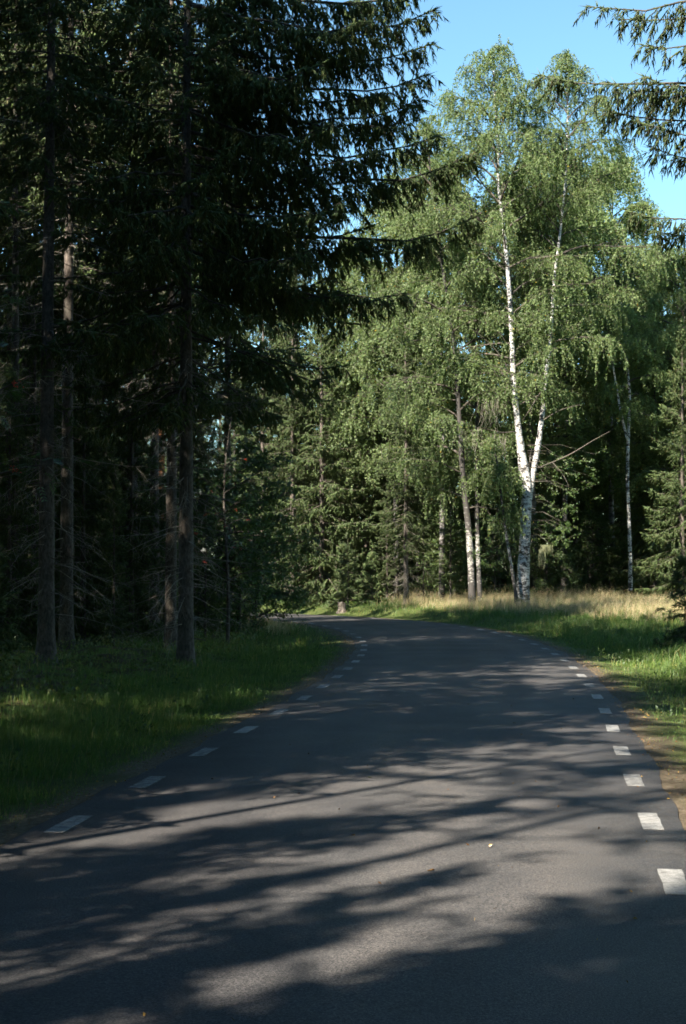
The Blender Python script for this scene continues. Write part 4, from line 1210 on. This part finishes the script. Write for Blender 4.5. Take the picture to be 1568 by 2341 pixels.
# ------------------------------------------------------------------ grass
def blades(mb, x, y, hgt, w, rs, lean=0.35, wind=(0.12, 0.05), z=None):
    n = len(x)
    z = height(x, y) - 0.02 if z is None else z
    a = rs.uniform(0, 2 * PI, n)
    d = np.stack([np.cos(a), np.sin(a)], 1) * (lean * rs.rand(n) ** .7)[:, None] + np.array(wind)
    f = rs.uniform(0, 2 * PI, n)
    s = np.stack([np.cos(f), np.sin(f), 0 * f], 1) * (w / 2)[:, None]
    b = np.stack([x, y, z], 1)
    mid = b + np.stack([d[:, 0] * hgt * .28, d[:, 1] * hgt * .28, hgt * .58], 1)
    tip = b + np.stack([d[:, 0] * hgt, d[:, 1] * hgt, hgt * (1 - .25 * np.linalg.norm(d, axis=1))], 1)
    V = np.stack([b - s, b + s, mid + s * .8, mid - s * .8, tip], 1)
    o = (np.arange(n) * 5)[:, None, None]
    mb.add(V.reshape(-1, 3), f4=(np.array([[0, 1, 2, 3]])[None] + o).reshape(-1, 4), f3=(np.array([[3, 2, 4]])[None] + o).reshape(-1, 3))


def scatter(n, xlo, xhi, ylo, yhi, rs, dens):
    x = rs.uniform(xlo, xhi, n); y = rs.uniform(ylo, yhi, n)
    u, _ = road_uv(x, y)
    k = rs.rand(n) < dens(x, y, u)
    return x[k], y[k], u[k]

gr = np.random.RandomState(101)
def inview(x, y, m=1.6):
    return (np.abs(x) < 0.2119 * y + m) & (y > 8)
# left verge
mb = MB()
def dl(x, y, u):
    e = -3.1 - 0.22 * wav(x * 2.3, y * 2.3)
    ed = smooth(-0.02, 0.35, e - u)
    forest_fade = 1 - 0.88 * smooth(-5.9, -7.6, u + 1.6 * wav(x * 1.5, y * 1.5)) * smooth(52, 42, y)
    clump = 0.45 + 0.55 * smooth(-.25, .3, wav(x * 3 + 3, y * 3))
    return ed * forest_fade * clump * inview(x, y) * np.clip(26.0 / y, .28, 1)
for ylo, yhi, n in ((12, 30, 180000), (30, 50, 180000), (50, 86, 120000)):
    x, y, u = scatter(n, -0.2119 * yhi - 1.5, 3, ylo, yhi, gr, dl)
    k = len(x)
    tall = smooth(-3.2, -4.6, u)
    hg = (0.05 + 0.20 * tall) * gr.uniform(.5, 1.35, k) * (1 + .9 * (gr.rand(k) < .03)) * (0.8 + .5 * np.clip(wav(x * 2, y * 2 + 9), -.5, 1))
    blades(mb, x, y, hg, 0.0045 + 0.00011 * y * gr.uniform(.7, 1.4, k), gr, 0.5)
def tussocks(mb, n, xlo, xhi, ylo, yhi, dens, rs, hmin=.25, hmax=.6, nb=55):
    x, y, u = scatter(n, xlo, xhi, ylo, yhi, rs, dens)
    k = len(x); b = np.repeat(np.arange(k), nb)
    rad = rs.uniform(.06, .22, k)[b] * np.sqrt(rs.rand(len(b))); a = rs.uniform(0, 2 * PI, len(b))
    hh = rs.uniform(hmin, hmax, k)[b] * rs.uniform(.45, 1.1, len(b))
    X, Y = x[b] + rad * np.cos(a), y[b] + rad * np.sin(a)
    blades(mb, X, Y, hh, .0045 + .0001 * Y, rs, 1.0)
tussocks(mb, 900, -14, 1, 16, 62, lambda x, y, u: smooth(-3.8, -4.8, u) * smooth(-9.5, -7.5, u) * inview(x, y) * (wav(x * 1.3, y * 1.3) > -.1) * .75, gr)
o = obj('grass', mb.mesh('verge_grass', M['grass'])); tag(o, 'shaded green grass on the verge left of the road', 'grass', None, 'stuff')
print('left grass tris', len(o.data.polygons))
# right verge
mb = MB()
def dr(x, y, u):
    e = 3.08 + 0.2 * wav(x * 2.3, y * 2.3)
    ed = smooth(-0.02, 0.35, u - e)
    return ed * (0.5 + 0.5 * smooth(-.25, .3, wav(x * 3 + 3, y * 3))) * inview(x, y) * np.clip(30.0 / y, .3, 1) * smooth(16, 10, u - 2.0)
for ylo, yhi, n in ((14, 40, 90000), (40, 66, 170000), (66, 96, 200000)):
    x, y, u = scatter(n, -8, 0.2119 * yhi + 1.5, ylo, yhi, gr, dr)
    k = len(x)
    tall = smooth(3.3, 5.2, u)
    hg = (0.06 + 0.22 * tall) * gr.uniform(.5, 1.35, k) * (1 + .9 * (gr.rand(k) < .04)) * (0.8 + .6 * np.clip(wav(x * 2, y * 2 + 9), -.5, 1))
    blades(mb, x, y, hg, 0.0045 + 0.00011 * y * gr.uniform(.7, 1.4, k), gr, 0.5)
tussocks(mb, 900, 3, 15, 24, 76, lambda x, y, u: smooth(3.9, 5.0, u) * inview(x, y) * (wav(x * 1.3, y * 1.3) > -.1) * .8, gr)
o = obj('grass', mb.mesh('right_verge_grass', M['grass'])); tag(o, 'sunlit green grass on the verge right of the road', 'grass', None, 'stuff')
print('right grass', len(o.data.polygons))
# tall dry meadow grass
mb = MB()
def dm(x, y, u):
    edge = 5.4 + 5.5 * smooth(78, 63, y) + 0.9 * wav(x * 1.5, y * 1.5)
    return smooth(edge, edge + 1.6, u) * smooth(1.0, 5.5, x) * inview(x, y, 2.5) * (.55 + .45 * smooth(-.3, .3, wav(x * 2.1, y * 2.1)))
x, y, u = scatter(150000, 0, 26, 60, 99, gr, dm)
k = len(x)
hg = gr.uniform(.22, .85, k) * (0.75 + .45 * np.clip(wav(x, y), -.6, 1))
blades(mb, x, y, hg, 0.011 * gr.uniform(.6, 1.3, k), gr, 0.35, (0.16, 0.02))
# seed heads: loose panicles on a part of the stems
kk = gr.rand(k) < .28
hx, hy, hh = x[kk], y[kk], hg[kk] * 1.12
n = len(hx)
zb = height(hx, hy)
a = gr.uniform(0, 2 * PI, n); lx = np.cos(a) * .12 + .16; ly = np.sin(a) * .12
for j in range(4):
    f = .72 + .09 * j + .03 * gr.rand(n)
    c = np.stack([hx + lx * hh * f, hy + ly * hh * f, zb + hh * f], 1)
    d = unit(gr.randn(n, 3) * np.array([1, 1, .4]) + np.array([.3, 0, .5]))
    s = unit(np.cross(d, gr.randn(n, 3))) * .007
    V = np.stack([c - s, c + s, c + d * .07], 1).reshape(-1, 3)
    mb.add(V, f3=np.arange(len(V)).reshape(-1, 3))
o = obj('dry_grass', mb.mesh('meadow_grass', M['straw'])); tag(o, 'tall straw-coloured meadow grass around the white forked birch', 'grass', None, 'stuff')
print('meadow', len(o.data.polygons))
# dry stalks on the inside of the bend
mb = MB()
x, y, u = scatter(26000, -12, 1, 60, 80, gr, lambda x, y, u: smooth(-4.0, -5.2, u) * smooth(-10, -7, u) * .5)
k = len(x); blades(mb, x, y, gr.uniform(.35, .75, k), 0.011 * gr.uniform(.6, 1.3, k), gr, .5, (.25, 0))
o = obj('dry_grass', mb.mesh('bend_grass', M['straw'])); tag(o, 'thin dry stalks of grass on the inside of the bend', 'grass', None, 'stuff')

# undergrowth of the forest floor: bilberry and moss sprigs
mb = MB()
x, y, u = scatter(110000, -20, 1, 26, 80, gr, lambda x, y, u: smooth(-5.4, -7.5, u) * inview(x, y) * smooth(-.1, .35, wav(x * 1.3, y * 1.3 + 4)))
k = len(x); z = height(x, y)
leaves(mb, np.stack([x, y, z + gr.rand(k) * .3], 1), gr.randn(k, 3) * .5 + np.array([0, 0, .8]), .07, gr, 0, 0)
o = obj('undergrowth', mb.mesh('undergrowth', M['moss'])); tag(o, 'low bilberry and moss on the shaded forest floor left of the road', 'undergrowth', None, 'stuff')
# broad-leaved weeds among the verge grass
mb = MB()
for sgn, n0 in ((-1, 700), (1, 800)):
    x, y, u = scatter(n0, -12 if sgn < 0 else 3, 2 if sgn < 0 else 14, 14, 70, gr, lambda x, y, u: smooth(3.4, 4.0, u * sgn) * smooth(9, 7, u * sgn) * inview(x, y))
    k = len(x); b = np.repeat(np.arange(k), 12)
    a = gr.uniform(0, 2 * PI, len(b)); r_ = gr.uniform(.02, .16, len(b))
    P3 = np.stack([x[b] + r_ * np.cos(a), y[b] + r_ * np.sin(a), height(x[b], y[b]) + gr.uniform(.03, .22, len(b))], 1)
    leaves(mb, P3, np.stack([np.cos(a), np.sin(a), .5 + 0 * a], 1) * 1.5, .06, gr, 0, 0, .7)
o = obj('weeds', mb.mesh('weeds', M['bush_leaf'])); tag(o, 'low broad-leaved weeds among the grass of both verges', 'weeds', None, 'stuff')
# leaf litter along the road edges
mb = MB()
s_i = gr.randint(150, 420, 2600); sd_ = np.where(gr.rand(2600) < .5, -1, 1)
off = sd_ * np.where(gr.rand(2600) < .16, gr.uniform(.2, 3.0, 2600), 3.0 + np.abs(gr.randn(2600)) * .28)
pt = CL[s_i] + CN[s_i] * off[:, None] + .1 * gr.randn(2600, 2)
z = np.maximum(height(pt[:, 0], pt[:, 1]) + .012, np.where(np.abs(off) < 3.02, .027 - .02 * (off / 3) ** 2, -1))
leaves(mb, np.concatenate([pt, z[:, None]], 1), gr.randn(2600, 3) * np.array([1, 1, .12]), .032, gr, 0, 0, .6)
o = obj('leaf_litter', mb.mesh('leaf_litter', M['litter'])); tag(o, 'brown leaves and bits of bark along both road edges', 'leaf litter', None, 'stuff')
# single fallen leaves on the asphalt
for i, (xx, yy, lab) in enumerate([(985, 1993, 'small orange leaf lying on the asphalt in the large sunny patch'), (1192, 1682, 'small yellow leaf on the asphalt beyond the sunny stripes'), (1176, 1655, 'small dark brown leaf lying farthest up the road'),
                                   (845, 1780, 'small green sprig lying in the middle of the road'), (808, 1912, 'small brownish leaf on the shaded left half of the road')]):
    dd = CAM_H / ((yy - 1300) / FPX)
    for _ in range(3): dd = dd
    p0 = px(xx, yy, dd)
    rs = np.random.RandomState(i)
    L = .055; V = []
    for t_, w in ((0, .04), (.2, .6), (.45, 1), (.7, .75), (1, .03)):
        V += [(L * (t_ - .5), -w * L * .38, .004 + .012 * t_ + .004 * rs.rand()), (L * (t_ - .5), 0, .001 + .006 * t_), (L * (t_ - .5), w * L * .38, .004 + .012 * t_ + .004 * rs.rand())]
    i3 = np.arange(15).reshape(5, 3)
    q = np.concatenate([np.stack([i3[:-1, c], i3[:-1, c + 1], i3[1:, c + 1], i3[1:, c]], -1) for c in (0, 1)])
    mb = MB(); mb.add(np.array(V), f4=q)
    o = obj('fallen_leaf', mb.mesh('fallen_leaf', M['moss'] if i == 3 else M['litter']), None, (p0[0], p0[1], .026)); o.rotation_euler = (0, 0, i * 1.3)
    tag(o, lab, 'leaf', 'single leaves on the asphalt')
